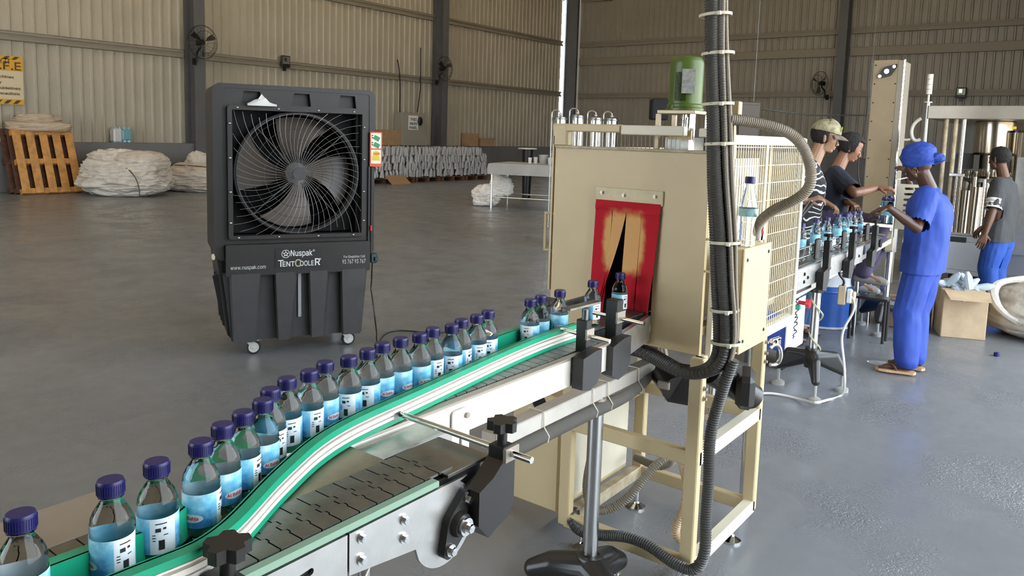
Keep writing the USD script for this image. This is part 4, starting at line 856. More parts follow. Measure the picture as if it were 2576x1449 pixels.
# safety poster
q0, q1 = at(57, 143, X=-19.50), at(57, 264, X=-19.50); yr = q0[1]; zt, zb = q0[2], q1[2]; pw = 1.05
t = thing('safety_poster', 'yellow and cream safety poster with hazard stripes on the left wall', 'poster', (-19.52, yr-pw/2, zb))
px_ = -19.52; obj('board', G().bx(px_-.01, px_, yr-pw, yr, zb, zt), mat('poster_cream', (.66, .55, .36), .6), t, smooth=False)
H_ = zt-zb; yel = mat('poster_yellow', (.68, .36, .03), .6)
obj('header_panel', G().bx(px_, px_+.003, yr-pw, yr, zt-.31*H_, zt), yel, t, smooth=False); obj('footer_panel', G().bx(px_, px_+.003, yr-pw, yr, zb, zb+.11*H_), yel, t, smooth=False)
g = G()
for k in range(7):
    y = yr-.06-k*.185
    for z0, z1 in ((zt-.075*H_, zt-.012*H_), (zb+.015*H_, zb+.09*H_)):
        if y-.17 > yr-pw: obj('hazard_stripe', G().prism([(y-.17, z0), (y-.08, z0), (y, z1), (y-.09, z1)], .002, (px_+.003, 0, 0), (0, 1, 0), (0, 0, 1)), mat('poster_black', (.06, .05, .02), .6), t, smooth=False)
def ptx(s_, h, y1, z, fit): obj('lettering', G().text(s_, h, (px_+.003, y1-fit, z), (0, 1, 0), (0, 0, 1), .002, True, fit=fit), mat('poster_ink', (.10, .06, .02), .6), t, smooth=False)
ptx('PLAY IT', .11, yr-.26, zt-.165*H_, .42); ptx('S.A.F.E', .17, yr-.05, zt-.285*H_, .86)
for s_, z, y1, f in (('For All Machines', .46, .20, .72), ('carefully', .57, .44, .38), ('Safety Guidelines', .69, .07, .80), ('Take the Precautions', .80, .09, .85)): ptx(s_, .055, yr-y1, zt-z*H_, f)
# electric cabinet, boxes and bottles by the far wall
q0, q1 = at(1012, 282, X=-19.05), at(1070, 364, X=-19.05)
t = thing('electric_cabinet', 'grey-beige electric cabinet with white notice by the middle column', 'cabinet', (-19.2, (q0[1]+q1[1])/2, 1.12))
obj('body', G().bx(-19.45, -19.05, q0[1], q1[1], 1.12, q0[2], b=.01), mat('cabinet_grey', (.30, .27, .22), .5), t)
a, b = at(1028, 290, X=-19.04), at(1052, 327, X=-19.04)
obj('notice_sheet', G().bx(-19.05, -19.045, a[1], b[1], b[2], a[2]), white_p, t, smooth=False)
g = G()
for i, s_ in enumerate((('THIS'), ('MAIN'), ('PANEL'))): g.text(s_, .09, (-19.044, (a[1]+b[1])/2, a[2]-.18-.14*i), (0, 1, 0), (0, 0, 1), .002, True, centre=True)
obj('notice_print', g, ink, t, smooth=False)
a = at(1057, 305, X=-19.0); obj('switch_handle', G().ball(a, .11, 2, (.5, 1, 1.4)), black, t)
obj('supply_cable', G().tube(spline([at(1000, 150, X=-19.40), at(1006, 260, X=-19.40), at(1008, 340, X=-19.3), at(1012, 365, X=-19.3)], 20), .02, 6).tube([at(1058, 120, X=-19.45), at(1058, 220, X=-19.45), at(1050, 283, X=-19.3)], .02, 6), black, t)
def carton(label, c, d, rz, m=card, open_=False, name='cardboard_box'):
    t = thing(name, label, 'cardboard box', c, rz); w, e, h = d
    obj('box_body', G().bx(-w/2, w/2, -e/2, e/2, 0, h, b=.006), m, t, local=True)
    obj('packing_tape', G().bx(-w/2-.001, w/2+.001, -.03, .03, h*.7, h+.0015), mat('tape', (.36, .25, .14), .3), t, local=True)
    if open_:
        for s_ in (-1, 1): obj('flap', G().man(hull_pts([(-w/2, s_*e/2, h), (w/2, s_*e/2, h), (-w/2+.02, s_*(e/2+h*.4), h-.12*h), (w/2-.02, s_*(e/2+h*.4), h-.12*h), (-w/2, s_*e/2, h+.01), (w/2, s_*e/2, h+.01)])), m, t, local=True)
    return t
q = at(980, 366, X=-19.3); carton('brown cardboard box behind the cooler sign on the ledge', (q[0], q[1], 1.12), (.40, .95, .52), 0)
q = at(1182, 362, X=-19.3); carton('cardboard box on the ledge right of the middle column', (q[0], q[1], 1.12), (.38, .55, .48), 0)
q = at(1202, 362, X=-19.3); carton('flatter open cardboard box on the ledge, rightmost', (q[0], q[1]+.35, 1.12), (.38, .75, .30), 0, open_=True)
# empty bottles on pallets
ya, yb = at(900, 440, X=-17.4)[1], at(1225, 436, X=-17.4)[1]
t = thing('empty_bottle_stack', 'long low stack of empty clear plastic bottles on pallets by the far wall', 'bottles', (-18.2, (ya+yb)/2, .16), 0, kind='stuff')
g = G(); pb_ = [(0, 0), (.045, .0), (.05, .02), (.046, .10), (.05, .18), (.03, .24), (.018, .28), (0, .28)]
x_ = -17.45
for zl in range(4):
    y1 = yb-(.35 if zl > 2 else 0)
    for k, y in enumerate(np.arange(ya, y1, .115)):
        for xx in ((-17.45, -17.6) if zl < 3 else (-17.45, -17.6, -17.75, -17.9)):
            j = nrng.randn(3)*.018; ax_ = unit(V(.13*nrng.randn(), .13*nrng.randn(), 1)); g.lathe(pb_, V(xx, y, .17+zl*.225)+j, 7, ax_)
clear_b = mat('clear_plastic_bottle', (.46, .455, .45), .16)
obj('loose_bottles', g, clear_b, t, smooth=40, kind='stuff')
obj('bottle_mass', G().bx(-18.95, -17.65, ya, yb-.4, .17, 1.0).bx(-18.95, -17.65, ya, yb, .17, .8), mat('bottle_core', (.26, .257, .252), .4, noise=(9, .45), bump=(12, 1., .1)), t)
for k, y in enumerate(np.arange(ya, yb-.2, 1.22)):
    p = thing('floor_pallet', 'dark red-brown pallet under the empty bottle stack, %s from the right' % ['sixth', 'fifth', 'fourth', 'third', 'second', 'first', 'seventh'][k if k < 7 else 6], 'pallet', (-18.1, y+.6, 0))
    for i in range(7): obj('board', G().bx(-18.75+i*.2, -18.62+i*.2, y, y+1.18, .125, .15), mat('red_pallet_wood', (.16, .07, .035), .7, noise=(5, .4)), p)
    for yy in (y+.06, y+.59, y+1.12): obj('bearer', G().bx(-18.75, -17.42, yy-.05, yy+.05, .0, .125), mat('red_pallet_wood'), p)
q = at(1000, 450, X=-17.2); single('cardboard_sheet', G().box((-17.15, q[1], .10), (.5, .8, .02), R=np.array([[.8, 0, .6], [0, 1, 0], [-.6, 0, .8]])), card, 'bent brown cardboard sheet lying against the pallets below the bottle stack', 'cardboard')
# table with white cloth
q = at(1235, 523, Z=0); ta = 20.; tdir = V(math.cos(math.radians(ta)), math.sin(math.radians(ta)), 0)
tb_ = thing('work_table', 'steel-legged work table under a grey-white cloth behind the tunnel', 'table', q, ta); TH = .97
for x in (0, 1.9):
    for y in (0, 1.15): obj('leg', G().cyl((x, y, 0), (x, y, TH-.02), .022, n=10), mat('table_leg', (.6, .58, .54), .3, .8), tb_, local=True)
obj('rail', G().cyl((0, 0, .24), (1.9, 0, .24), .016).cyl((0, 1.15, .24), (1.9, 1.15, .24), .016).cyl((0, 0, .24), (0, 1.15, .24), .016), mat('table_leg'), tb_, local=True)
obj('tabletop', G().bx(-.05, 1.95, -.05, 1.2, TH-.03, TH), steel_br, tb_, local=True)
P = []
for i in range(25):
    row = []
    for j in range(29):
        u, v = -.30+i/24*2.5, -.34+j/28*1.85; x, y = np.clip(u, -.07, 1.97), np.clip(v, -.07, 1.22); dz = abs(u-x)+abs(v-y)
        row.append((x+(u-x)*.06+.012*math.sin(v*17)*min(1, dz*8), y+(v-y)*.06+.012*math.sin(u*15)*min(1, dz*8), TH+.012-min(dz, .24)*1.0))
    P.append(row)
P = np.array(P); cl_m = mat('grey_white_cloth', (.42, .40, .37), .8, noise=(3, .12))
tt_ = math.radians(ta); RT = np.array([[math.cos(tt_), -math.sin(tt_), 0], [math.sin(tt_), math.cos(tt_), 0], [0, 0, 1]])
single('tablecloth', G().grid(P @ RT.T+q).grid((P-V(0, 0, .004))[:, ::-1] @ RT.T+q), cl_m, 'grey-white cloth draped over the work table', 'tablecloth', smooth=50)
def ont(x, y): return RT @ V(x, y, 0)+q+V(0, 0, TH+.013)
cupm = mat('white_cup', (.62, .60, .56), .4)
for i, (x, y, s_, lb) in enumerate(((.72, .45, 1, 'white plastic cup on the draped table, leftmost'), (.83, .52, 1.1, 'white plastic cup on the draped table beside the leftmost cup'))):
    single('plastic_cup', G().lathe([(0, 0), (.035*s_, 0), (.045*s_, .13*s_), (.041*s_, .13*s_), (.032*s_, .01), (0, .008)], ont(x, y), 16), cupm, lb, 'cup')
single('clear_tub', G().lathe([(0, 0), (.10, 0), (.125, .20), (.12, .20), (.10, .01), (0, .01)], ont(1.02, .55), 20), mat('cloudy_tub', (.40, .39, .37), .3), 'cloudy clear plastic tub on the draped table', 'tub')
t = thing('food_tub', 'clear tub with blue lid on the draped table beside the tunnel', 'tub', ont(1.42, .55))
obj('tub_body', G().lathe([(0, 0), (.23, 0), (.27, .26), (.26, .26), (.22, .01), (0, .01)], ont(1.42, .55), 24), mat('cloudy_tub'), t)
obj('tub_lid', G().lathe([(0, .30), (.20, .305), (.29, .275), (.30, .25), (.27, .25)], ont(1.42, .55), 24), mat('blue_lid', (.02, .13, .36), .4), t)
g = G()
for k in range(6): g.cyl(ont(1.20+.07*k, .30)+V(0, 0, .0), ont(1.20+.07*k, .30)+V(0, 0, .15), .028, .036, n=12)
single('cup_row', g, cupm, 'row of white cups standing in front of the blue-lidded tub', 'cups', kind='stuff')
q2 = at(1230, 521, Z=0)+V(-.1, .35, 0)
t = thing('plastic_sack', 'crumpled white plastic sack leaning by the near leg of the draped table', 'sack', q2)
obj('sack_body', lump(q2-rt*.22, .62, .5, .50, 41, folds=.2, sub=4), mat('white_sack', (.80, .74, .66), .6, bump=(20, .4, .02)), t, smooth=25)
obj('sack_top', lump(q2+rt*.12+V(0, 0, .22), .52, .36, .52, 45, folds=.28, sub=4).man(hull_pts([q2+rt*.05+V(0, 0, .4)+V(*p)*.16 for p in ((1, 0, 0), (-1, 0, 0), (0, 1, 0), (0, -1, 0))]+[q2-rt*.12+V(0, 0, .72), q2-rt*.02+V(0, 0, .74)])), mat('white_sack'), t, smooth=25)
q3 = at(1325, 450, D=19.5); t = thing('round_stand', 'dark pedestal stand with round white top beyond the draped table', 'stand', (q3[0], q3[1], 0))
z3 = at(1325, 372, D=19.5)[2]; obj('top', G().cyl((q3[0], q3[1], z3-.03), (q3[0], q3[1], z3), .24, n=24), mat('white_laminate', (.6, .57, .5), .4), t); obj('pedestal', G().cyl((q3[0], q3[1], 0), (q3[0], q3[1], z3-.03), .10, .14, n=16), black, t)
# stainless filter housings beyond the tunnel
def housing(label, px, top_y, src=None):
    D_ = 11.; b_ = at(px, 420, D=D_); zt_ = at(px, top_y, D=D_)[2]; c = V(b_[0], b_[1], 0)
    t = thing('filter_housing', label, 'filter', c, 0, 'stainless filter housings behind the tunnel')
    obj('tank', G().lathe([(0, 0), (.085, 0), (.085, zt_-.04), (.075, zt_-.01), (0, zt_)], c, 24), steel, t); obj('lid_clamp', G().cyl(c+V(0, 0, zt_-.05), c+V(0, 0, zt_-.03), .105, n=24), dark_steel, t)
    obj('bent_pipe', G().tube(np.array([c-rt*.12+V(0, 0, .3), c-rt*.12+V(0, 0, zt_+.03)]+[c-rt*(.06+.06*math.cos(a))+V(0, 0, zt_+.03+.05*math.sin(a)) for a in np.linspace(.3, 2.84, 8)]+[c+V(0, 0, zt_+.0)]), .010, 8), steel_br, t)
    obj('knob', G().ball(c+V(0, 0, zt_+.02), .022, 2), chrome, t)
for px, ty, lb in ((1405, 292, 'stainless filter housing with bent pipe, leftmost beside the corner column'), (1449, 288, 'stainless filter housing with bent pipe, second from the corner column'), (1494, 294, 'stainless filter housing with bent pipe, third from the corner column'), (1534, 296, 'stainless filter housing with bent pipe, nearest the green motor')): housing(lb, px, ty)
q4 = at(1650, 420, D=12.); zt4, zb4 = at(1650, 250, D=12.)[2], at(1650, 302, D=12.)[2]
t = thing('black_speaker', 'black box on a stand beyond the tunnel, left of the green motor', 'speaker', (q4[0], q4[1], 0), FA)
obj('box', G().bx(-.13, .13, -.12, .12, zb4, zt4, b=.02), mat('matt_black', (.010, .010, .011), .8), t, local=True); obj('stand', G().cyl((0, 0, 0), (0, 0, zb4), .03, n=12), black, t, local=True)
q5 = at(1868, 430, D=8.); zt5 = at(1868, 258, D=8.)[2]
t = thing('control_cabinet', 'dark brown control cabinet behind the wire cage and cables', 'cabinet', (q5[0], q5[1], 0), FA)
obj('cabinet_body', G().bx(-.11, .11, -.1, .3, 0, zt5, b=.006), mat('brown_cabinet', (.06, .045, .033), .5), t, local=True); obj('cabinet_door', G().bx(-.10, .10, -.112, -.1, .1, zt5-.03, b=.003), mat('brown_cabinet'), t, local=True)
pz = [at(1895, 272, D=12.), at(1960, 280, D=12.), at(2040, 290, D=12.3), at(2185, 290, D=13.)]
t = thing('overhead_pipe', 'thin dark pipe running level in front of the back wall behind the capped man', 'pipe', pz[0])
obj('pipe_run', G().tube(np.array(pz), .012, 8), dark_steel, t)
for a in (pz[0], pz[-1]): obj('hanger', G().cyl(a, V(a[0], a[1], TOP), .003, n=6), dark_steel, t)
# ------------------------------------------------------------------ conveyor beyond the tunnel
cr2 = thing('chain_conveyor', 'steel bottle conveyor running from the tunnel to the workers at the far end', 'conveyor', (-1.27, 5.0, 0))
CXL, CXR, CY0, CY1 = -1.36, -1.18, 3.43, 5.72
chain(cr2, CXL, CXR, np.arange(CY0, CY1, .038), join=True)
obj('side_plate', G().bx(CXR+.012, CXR+.018, CY0, 4.28, .868, .972), mat('speckled_steel', (.52, .51, .50), .35, .8, noise=(60, .25)), cr2)
obj('side_plate', G().bx(CXR+.012, CXR+.018, 4.29, 5.2, .868, .972), mat('speckled_steel'), cr2)
obj('side_plate', G().bx(CXL-.018, CXL-.012, CY0, CY1, .868, .972), mat('speckled_steel'), cr2)
obj('top_flange', G().bx(CXR+.004, CXR+.022, CY0, CY1, .972, .980), steel, cr2)
obj('bed', G().bx(CXL, CXR, CY0, CY1, .90, .976), dark_steel, cr2)
obj('return_belt', G().bx(CXL, CXR, CY0, 4.2, .84, .865), black, cr2)
g = G()
for y in (3.60, 3.68, 4.0, 4.06, 4.38, 4.46, 5.1): 
    for z in ((.915,) if y != 4.0 else (.90, .94)): bolt(g, (CXR+.018, y, z), (1, 0, 0), .007, .006)
obj('plate_bolts', g, black, cr2, kind='stuff')
for z in (1.03, 1.075): obj('guide_rod', G().cyl((CXR+.012, CY0, z), (CXR+.012, 5.5, z), .0055, n=10), chrome, cr2); obj('guide_rod', G().cyl((CXL+.0, CY0, z), (CXL+.0, 5.7, z), .0055, n=10), chrome, cr2)
for i, y in enumerate((4.28, 4.80, 5.35)):
    obj('guide_bracket', G().bx(CXR+.03, CXR+.065, y-.02, y+.02, .93, 1.09, b=.004).prism([(y-.09, .835), (y-.09, .93), (y+.02, .95), (y+.02, .88), (y-.02, .82)], .035, (CXR+.026, 0, 0), pX, pY), black, cr2)
    g = G().bx(CXR+.018, CXR+.034, y-.15, y-.09, 1.0, 1.11, b=.006); obj('rod_holder', g, black, cr2)
    g = G(); knob(g, (CXR+.048, y, 1.085), .85); obj('star_knob', g, black, cr2)
    obj('cross_rod', G().cyl((CXR+.0, y, 1.035), (CXR+.11, y, 1.035), .006), chrome, cr2)
obj('support_beam', G().bar((-1.385, 4.25, .705), (-1.385, 7.05, .812), .05, .045, b=.003), mat('pale_steel_beam'), cr2)
def stand(parent, c, zt, angs, k=1.0):
    c = V(*c, 0); A = [M.batch_hull([M.sphere(.042, 16).translate(tuple(c+V(0, 0, .245))), M.sphere(.032, 16).translate(tuple(c+V(math.cos(a), math.sin(a), 0)*L*.7+V(0, 0, .235))), M.sphere(.026, 16).translate(tuple(c+V(math.cos(a), math.sin(a), 0)*L+V(0, 0, .13)))]) for a, L in angs]
    obj('tripod_foot', G().man(M.batch_boolean(A+[M.cylinder(.13, .045, .045, 20).translate((c[0], c[1], .17))], m3.OpType.Add)), black_m, parent, smooth=50)
    for a, L in angs:
        d = c+V(math.cos(a), math.sin(a), 0)*L; obj('foot_pin', G().cyl(d, d+V(0, 0, .14), .011, n=10).lathe([(0, 0), (.042, 0), (.042, .022), (.02, .034), (0, .036)], d, 18), mat('foot_grey', (.30, .29, .27), .5), parent)
    obj('post', G().cyl(c+V(0, 0, .26), c+V(0, 0, zt), .028, n=20), steel, parent); obj('post_collar', G().cyl(c+V(0, 0, zt-.06), c+V(0, 0, zt), .042, n=20), black, parent)
stand(cr2, (-1.385, 5.06), .722, ((math.atan2(4.889-5.06, -1.295+1.375), .19), (math.radians(48), .23), (math.radians(170), .22)))
stand(cr2, (-1.40, 7.22), .76, ((math.radians(-90), .22), (math.radians(150), .24), (math.radians(30), .23)))
obj('end_connector', G().box((-1.385, 7.10, .80), (.085, .13, .17), rz=10, b=.015), mat('ivory_plastic'), cr2)
obj('end_roller', G().cyl((-1.37, 5.74, .94), (-1.17, 5.74, .94), .035, n=18), black, cr2)
# taller filled bottles on it
prof_t = [(0, .0035), (.012, .002), (.019, 0), (.0245, .002), (.0262, .008)]+[(.0270-.0014*(k % 2), .016+.0075*k) for k in range(6)]+[(.0272, .066), (.0272, .118), (.0262, .121)]+[(.0266-.0013*(k % 2), .125+.006*k) for k in range(4)]+[(.0230, .154), (.0180, .165), (.0140, .172), (.0128, .176), (.0128, .1785), (.0160, .179), (.0160, .1805), (.0130, .181), (.0130, .1825), (0, .1826)]
def tall(label, loc, group):
    t = thing('filled_bottle', label, 'bottle', loc, 0, group)
    obj('bottle_body', G().lathe(prof_t, n=22), mat('blueish_bottle', (.80, .92, .97), .03, trans=1., ior=1.28), t, smooth=50, local=True)
    obj('screw_cap', G().lathe([(.0150, .1815), (.0165, .1815), (.0165, .197), (.0155, .200), (0, .2003)], n=20), cap_m, t, smooth=40, local=True)
    obj('label_band', G().lathe([(.0274, .067), (.0275, .0675), (.0275, .1175), (.0274, .118)], n=24), mat('sky_label', (.34, .62, .72), .3, noise=(45, .3), col2=(.12, .42, .62)), t, local=True); return t
tb0 = None; TG = 'filled bottles on the far conveyor'
far = [(1952, 592, 'inside the cage, left of the other'), (1976, 577, 'just inside the cage corner'), (2018, 560, 'first outside the cage'), (2054, 550, 'second outside the cage'), (2082, 545, 'third outside the cage, under a worker\'s hand'), (2109, 537, 'fourth outside the cage'), (2121, 535, 'fifth outside the cage'), (2134, 532, 'sixth outside the cage'), (2148, 530, 'seventh outside the cage'), (2164, 528, 'under the blue-clad woman\'s fingers'), (2178, 538, 'just below the blue-clad woman\'s forearm'), (2193, 541, 'farthest below the blue-clad woman\'s forearm')]
for i, (x, y, lb) in enumerate(far):
    q = at(x, y, X=-1.262-.02*(i % 2)); 
    lb = 'filled water bottle on the far conveyor, '+lb
    if i < 9: Yb = 3.62+(q[1]-3.62)
    loc = at(x, y+4, Z=BZ+.195); loc = V(np.clip(loc[0], -1.335, -1.215), loc[1], BZ)
    if tb0 is None: tb0 = tall(lb, loc, TG)
    else: dup(tb0, loc, rnd.uniform(0, 360), lb)
tabz = .984
t = thing('bottle_table', 'steel gathering table at the end of the far conveyor', 'table', (-1.30, 7.0, 0))
obj('tabletop', G().bx(-1.62, -1.20, 6.66, 7.5, .955, .984, b=.003), steel, t)
for x in (-1.58, -1.24):
    for y in (6.95, 7.45): obj('leg', G().cyl((x, y, 0), (x, y, .955), .018), steel, t)
for i, (x, y) in enumerate(((2199, 516), (2207, 511), (2214, 507), (2222, 505), (2229, 503), (2237, 500), (2245, 498), (2251, 497), (2210, 502), (2226, 496), (2240, 493))):
    loc = at(x, y+3, Z=BZ+.19); loc = V(np.clip(loc[0], -1.58, -1.22), np.clip(loc[1], 6.70, 7.45), BZ)
    dup(tb0, loc, rnd.uniform(0, 360), 'filled bottle beside the slotted guard, %s from the left in the %s row' % (['first', 'second', 'third', 'fourth', 'fifth', 'sixth', 'seventh', 'eighth', 'first', 'second', 'third'][i], 'near' if i < 8 else 'far'), 'filled bottles clustered beside the slotted guard')
# slotted guard
a, b, c, d = at(2260, 462, Y=6.52), at(2246, 565, Y=6.52), at(2300, 455, Y=6.52), at(2300, 565, Y=6.52)
t = thing('slotted_guard', 'cream slotted plate guard in front of the blue-clad woman', 'guard', (a[0], 6.52, b[2]))
pl = sg.box(a[0]-.005, b[2]-.03, a[0]+.19, a[2])
for k in range(5): pl = pl.difference(sg.LineString([(a[0]+.055, a[2]-.035-.042*k), (a[0]+.17, a[2]-.03-.042*k)]).buffer(.009))
obj('plate', G().prism(pl, .012, (0, 6.52, 0), (1, 0, 0), (0, 0, 1)), mat('pale_cream_paint'), t)
obj('frame', G().bx(a[0]-.012, a[0]-.005, 6.50, 6.54, b[2]-.1, a[2]+.03).bar((a[0]-.008, 6.52, a[2]+.03), (a[0]+.14, 6.52, a[2]+.075), .008, .008).bx(a[0], a[0]+.02, 6.522, 6.55, BZ-.2, b[2]).bx(a[0]+.15, a[0]+.17, 6.522, 6.55, .0, b[2]), steel, t)
# drum, control box, cords
dc = V(-1.90, 7.14, 0); dr = thing('plastic_drum', 'blue plastic drum with white label band under the far conveyor', 'drum', dc)
obj('drum_body', G().lathe([(0, 0), (.235, 0), (.25, .02), (.25, .31), (.258, .325), (.25, .34), (.25, .64), (.258, .655), (.25, .67), (.248, .78), (.235, .80), (0, .80)], dc, 40), mat('drum_blue', (.03, .11, .42), .35), dr)
obj('label_band', G().lathe([(.2515, .375), (.2518, .376), (.2518, .608), (.2515, .61)], dc, 40), mat('label_white', (.66, .68, .72), .45), dr)
obj('drum_rim', G().lathe([(.252, .0), (.262, .006), (.262, .016), (.252, .022)], dc, 40), mat('label_white'), dr)
def wrapc(m, c, r, a0, z0): v, f = wrap(m, r, a0, z0); return v+V(c[0], c[1], 0), f
at0 = math.atan2(-dc[1], -dc[0])
g = G().add(*wrapc(meshkit.text_mesh('PETR', .055, .001, True).subdivide_to_size(.03), dc, .252, at0+.30, .475)); obj('brand_print', g, mat('dark_blue_print', (.03, .05, .10), .5), dr, smooth=False)
em = sg.Point(0, 0).buffer(.04).difference(sg.Point(0, 0).buffer(.03)).union(sg.LineString([(-.018, .02), (0, -.055), (.018, .02)]).buffer(.005)).union(sg.LineString([(0, .04), (0, -.06)]).buffer(.004))
g = G().add(*wrapc(trimesh.creation.extrude_polygon(em, .001, engine='earcut').subdivide_to_size(.03), dc, .252, at0+.18, .502)); obj('round_emblem', g, mat('dark_blue_print'), dr, smooth=False)
p0 = at(1972, 885, Z=0); bx_ = thing('control_box', 'blue control box with white side and red button beside the rear tunnel leg', 'control box', (-1.8, 5.55, 0)); OX, OY, OZ = .14, -.47, .085
e0, e1 = at(1963, 830, Y=5.85), at(1995, 760, Y=5.85); zt_ = at(1990, 762, Y=5.43)[2]
obj('box_body', G().bx(-2.13+OX, -1.80+OX, 5.85+OY, 6.22+OY, .06+OZ, zt_, b=.004), mat('control_blue', (.015, .05, .32), .4), bx_)
obj('side_cover', G().bx(-1.80+OX, -1.79+OX, 5.84+OY, 6.23+OY, .05+OZ, zt_+.005, b=.002), mat('white_cover', (.68, .70, .74), .45), bx_)
obj('feet', G().bx(-2.1+OX, -2.05+OX, 5.9+OY, 6.2+OY, 0, .06+OZ).bx(-1.87+OX, -1.82+OX, 5.9+OY, 6.2+OY, 0, .06+OZ), black, bx_)
g = G(); r_ = random.Random(4); P = []
for k in range(60): P.append((-1.7885+OX, 6.02+OY+.05*r_.uniform(-1, 1), .22+.36*k/60))
g.tube(P, .0035, 4); obj('hand_lettering', g, ink, bx_, smooth=False)
g = G().cyl((-1.79+OX, 5.93+OY, zt_-.03), (-1.74+OX, 5.93+OY, zt_-.03), .018); obj('green_button', g, mat('green_button_p', (.03, .30, .16), .4), bx_)
g = G().cyl((-1.79+OX, 6.06+OY, zt_-.02), (-1.735+OX, 6.06+OY, zt_-.02), .014).cyl((-1.735+OX, 6.06+OY, zt_-.02), (-1.71+OX, 6.06+OY, zt_-.02), .032, n=20); obj('red_button', g, mat('red_button_p', (.60, .03, .05), .35), bx_)
sk = at(2118, 742, Y=5.1); t = thing('power_socket', 'tan socket block with white plug hanging from the far conveyor rail', 'socket', sk)
obj('block', G().box(sk, (.045, .05, .12), rz=10, b=.005).box(sk+V(.05, .02, -.01), (.05, .05, .075), b=.006), mat('tan_socket', (.42, .33, .20), .5), t)
obj('plug', G().box(sk+V(.045, .0, .0), (.03, .03, .09), b=.006), mat('white_cover'), t)
obj('lead', G().tube(spline([sk+V(0, 0, .06), sk+V(0, .0, .10), at(2112, 690, Y=5.08), at(2122, 660, Y=5.05), (-1.26, 5.0, .86)], 24), .008, 6), black, t)
obj('cord', G().tube(spline([sk+V(.06, 0, .0), sk+V(.08, 0, -.06), at(2122, 830, Y=5.08), at(2122, 900, Y=5.08), at(2125, 960, Y=5.06), at(2118, 992, Z=.012), at(2085, 1005, Z=.012), at(2050, 1012, Z=.05), at(2005, 1002, Z=.012), at(1960, 992, Z=.012), at(1915, 990, Z=.012)], 70), .008, 6), mat('white_cord', (.62, .60, .56), .5), t)
sp = [(-1.375+.036*math.cos(a), 5.06+.036*math.sin(a), .74-.035*a) for a in np.linspace(-1, 13, 80)]
single('wrapped_wire', G().tube(sp, .006, 5), mat('yellow_wire', (.46, .42, .25), .5), 'pale wire wound round the steel post of the far conveyor', 'wire')
# inclined elevator column
ey = 7.75; q0, q1, q2 = at(2196, 152, Y=ey), at(2278, 154, Y=ey), at(2163, 440, Y=ey)
w = q1[0]-q0[0]; t = thing('bottle_elevator', 'tall tan elevator column with bearing plate, behind the workers', 'elevator', ((q0[0]+q1[0])/2, ey, 0))
tan = mat('tan_steel', (.27, .205, .12), .5, noise=(7, .12)); xl, xr = q0[0], q1[0]
obj('column_front', G().bx(xl+.01, xr-.055, ey, ey+.01, .62, q0[2], b=.002), tan, t)
obj('column_body', G().bx(xl, xr-.01, ey+.01, ey+.30, .30, q0[2]-.01, b=.004), mat('grey_tan_steel', (.22, .19, .145), .45, .3), t)
obj('edge_rail', G().bx(xr-.012, xr+.004, ey-.004, ey+.012, .62, q0[2], b=.002), chrome, t)
obj('side_channel', G().bx(xr-.055, xr-.012, ey-.002, ey+.01, .62, q0[2]-.006), mat('grey_tan_steel'), t)
obj('left_cable', G().tube(spline([(xl-.012, ey, q0[2]), (xl-.02, ey, 2.1), (xl-.012, ey, 1.9), (xl-.03, ey, 1.7), (xl-.015, ey, 1.2)], 30), .006, 6), black, t)
bc = at(2232, 180, Y=ey-.01); dg = so.unary_union([sg.Point(bc[0], bc[2]).buffer(.045), sg.LineString([(bc[0]-.055, bc[2]-.04), (bc[0]+.06, bc[2]+.045)]).buffer(.018)]).convex_hull
obj('bearing_plate', G().prism(dg, .02, (0, ey, 0), (1, 0, 0), (0, 0, 1)), black, t)
g = G().cyl((bc[0], ey-.02, bc[2]), (bc[0], ey-.035, bc[2]), .022)
for s_ in (-1, 1): bolt(g, (bc[0]+.057*s_, ey-.02, bc[2]+.042*s_), (0, -1, 0), .010, .012)
obj('bearing_bolts', g, chrome, t)
g = G()
for z in np.arange(.8, q0[2], .17):
    for x in (xl+.03, xr-.07): g.cyl((x, ey-.003, z), (x, ey, z), .006, n=8)
obj('rivets', g, mat('dark_gap'), t, kind='stuff')
for x in (xl+.03, xr-.04): obj('leg', G().bx(x-.02, x+.02, ey+.03, ey+.07, 0, .30).bx(x-.02, x+.02, ey+.24, ey+.28, 0, .30), steel, t)
# filling machine
my0 = 10.2
def mp(x, y, Y=my0): return at(x, y, Y=Y)
L0, R0 = mp(2372, 590)[0], 1.6; zd = mp(2420, 585)[2]; zc0, zc1 = mp(2450, 300)[2], mp(2450, 266)[2]
warm = mat('warm_steel', (.40, .35, .28), .2, 1.)
fm = thing('filling_machine', 'big stainless filling machine with tank and columns under a flat canopy', 'machine', (0, 11, 0))
obj('base_cabinet', G().bx(L0, R0, my0, 12.0, .14, zd-.03, b=.008), mat('satin_steel', (.50, .51, .51), .32, .9, noise=(3, .1)), fm)
for k in range(3): obj('cabinet_door', G().bx(L0+.04+k*.95, L0+.93+k*.95, my0-.012, my0, .20, zd-.10, b=.004), mat('satin_steel'), fm)
obj('deck', G().bx(L0-.03, R0, my0-.05, 12.0, zd-.03, zd, b=.004), steel, fm)
obj('plinth', G().bx(L0+.08, R0, my0+.08, 11.9, 0, .14), hole_m, fm)
obj('label_plate', G().bx(L0+.06, L0+.24, my0-.015, my0-.011, .52, .58), black, fm, smooth=False)
xl_ = mp(2336, 280)[0]
obj('canopy', G().bx(xl_, R0, my0-.05, 12.0, zc0, zc1, b=.006), mat('canopy_steel', (.38, .34, .28), .4, .7, noise=(2, .2)), fm)
for px in (2366, 2390, 2410, 2452, 2476): 
    x = mp(px, 450)[0]; obj('column', G().cyl((x, my0+.06, zd), (x, my0+.06, zc0 if px < 2420 else mp(2450, 450)[2]), .016 if px > 2420 else .024, n=14), steel if px > 2405 else cream_old, fm)
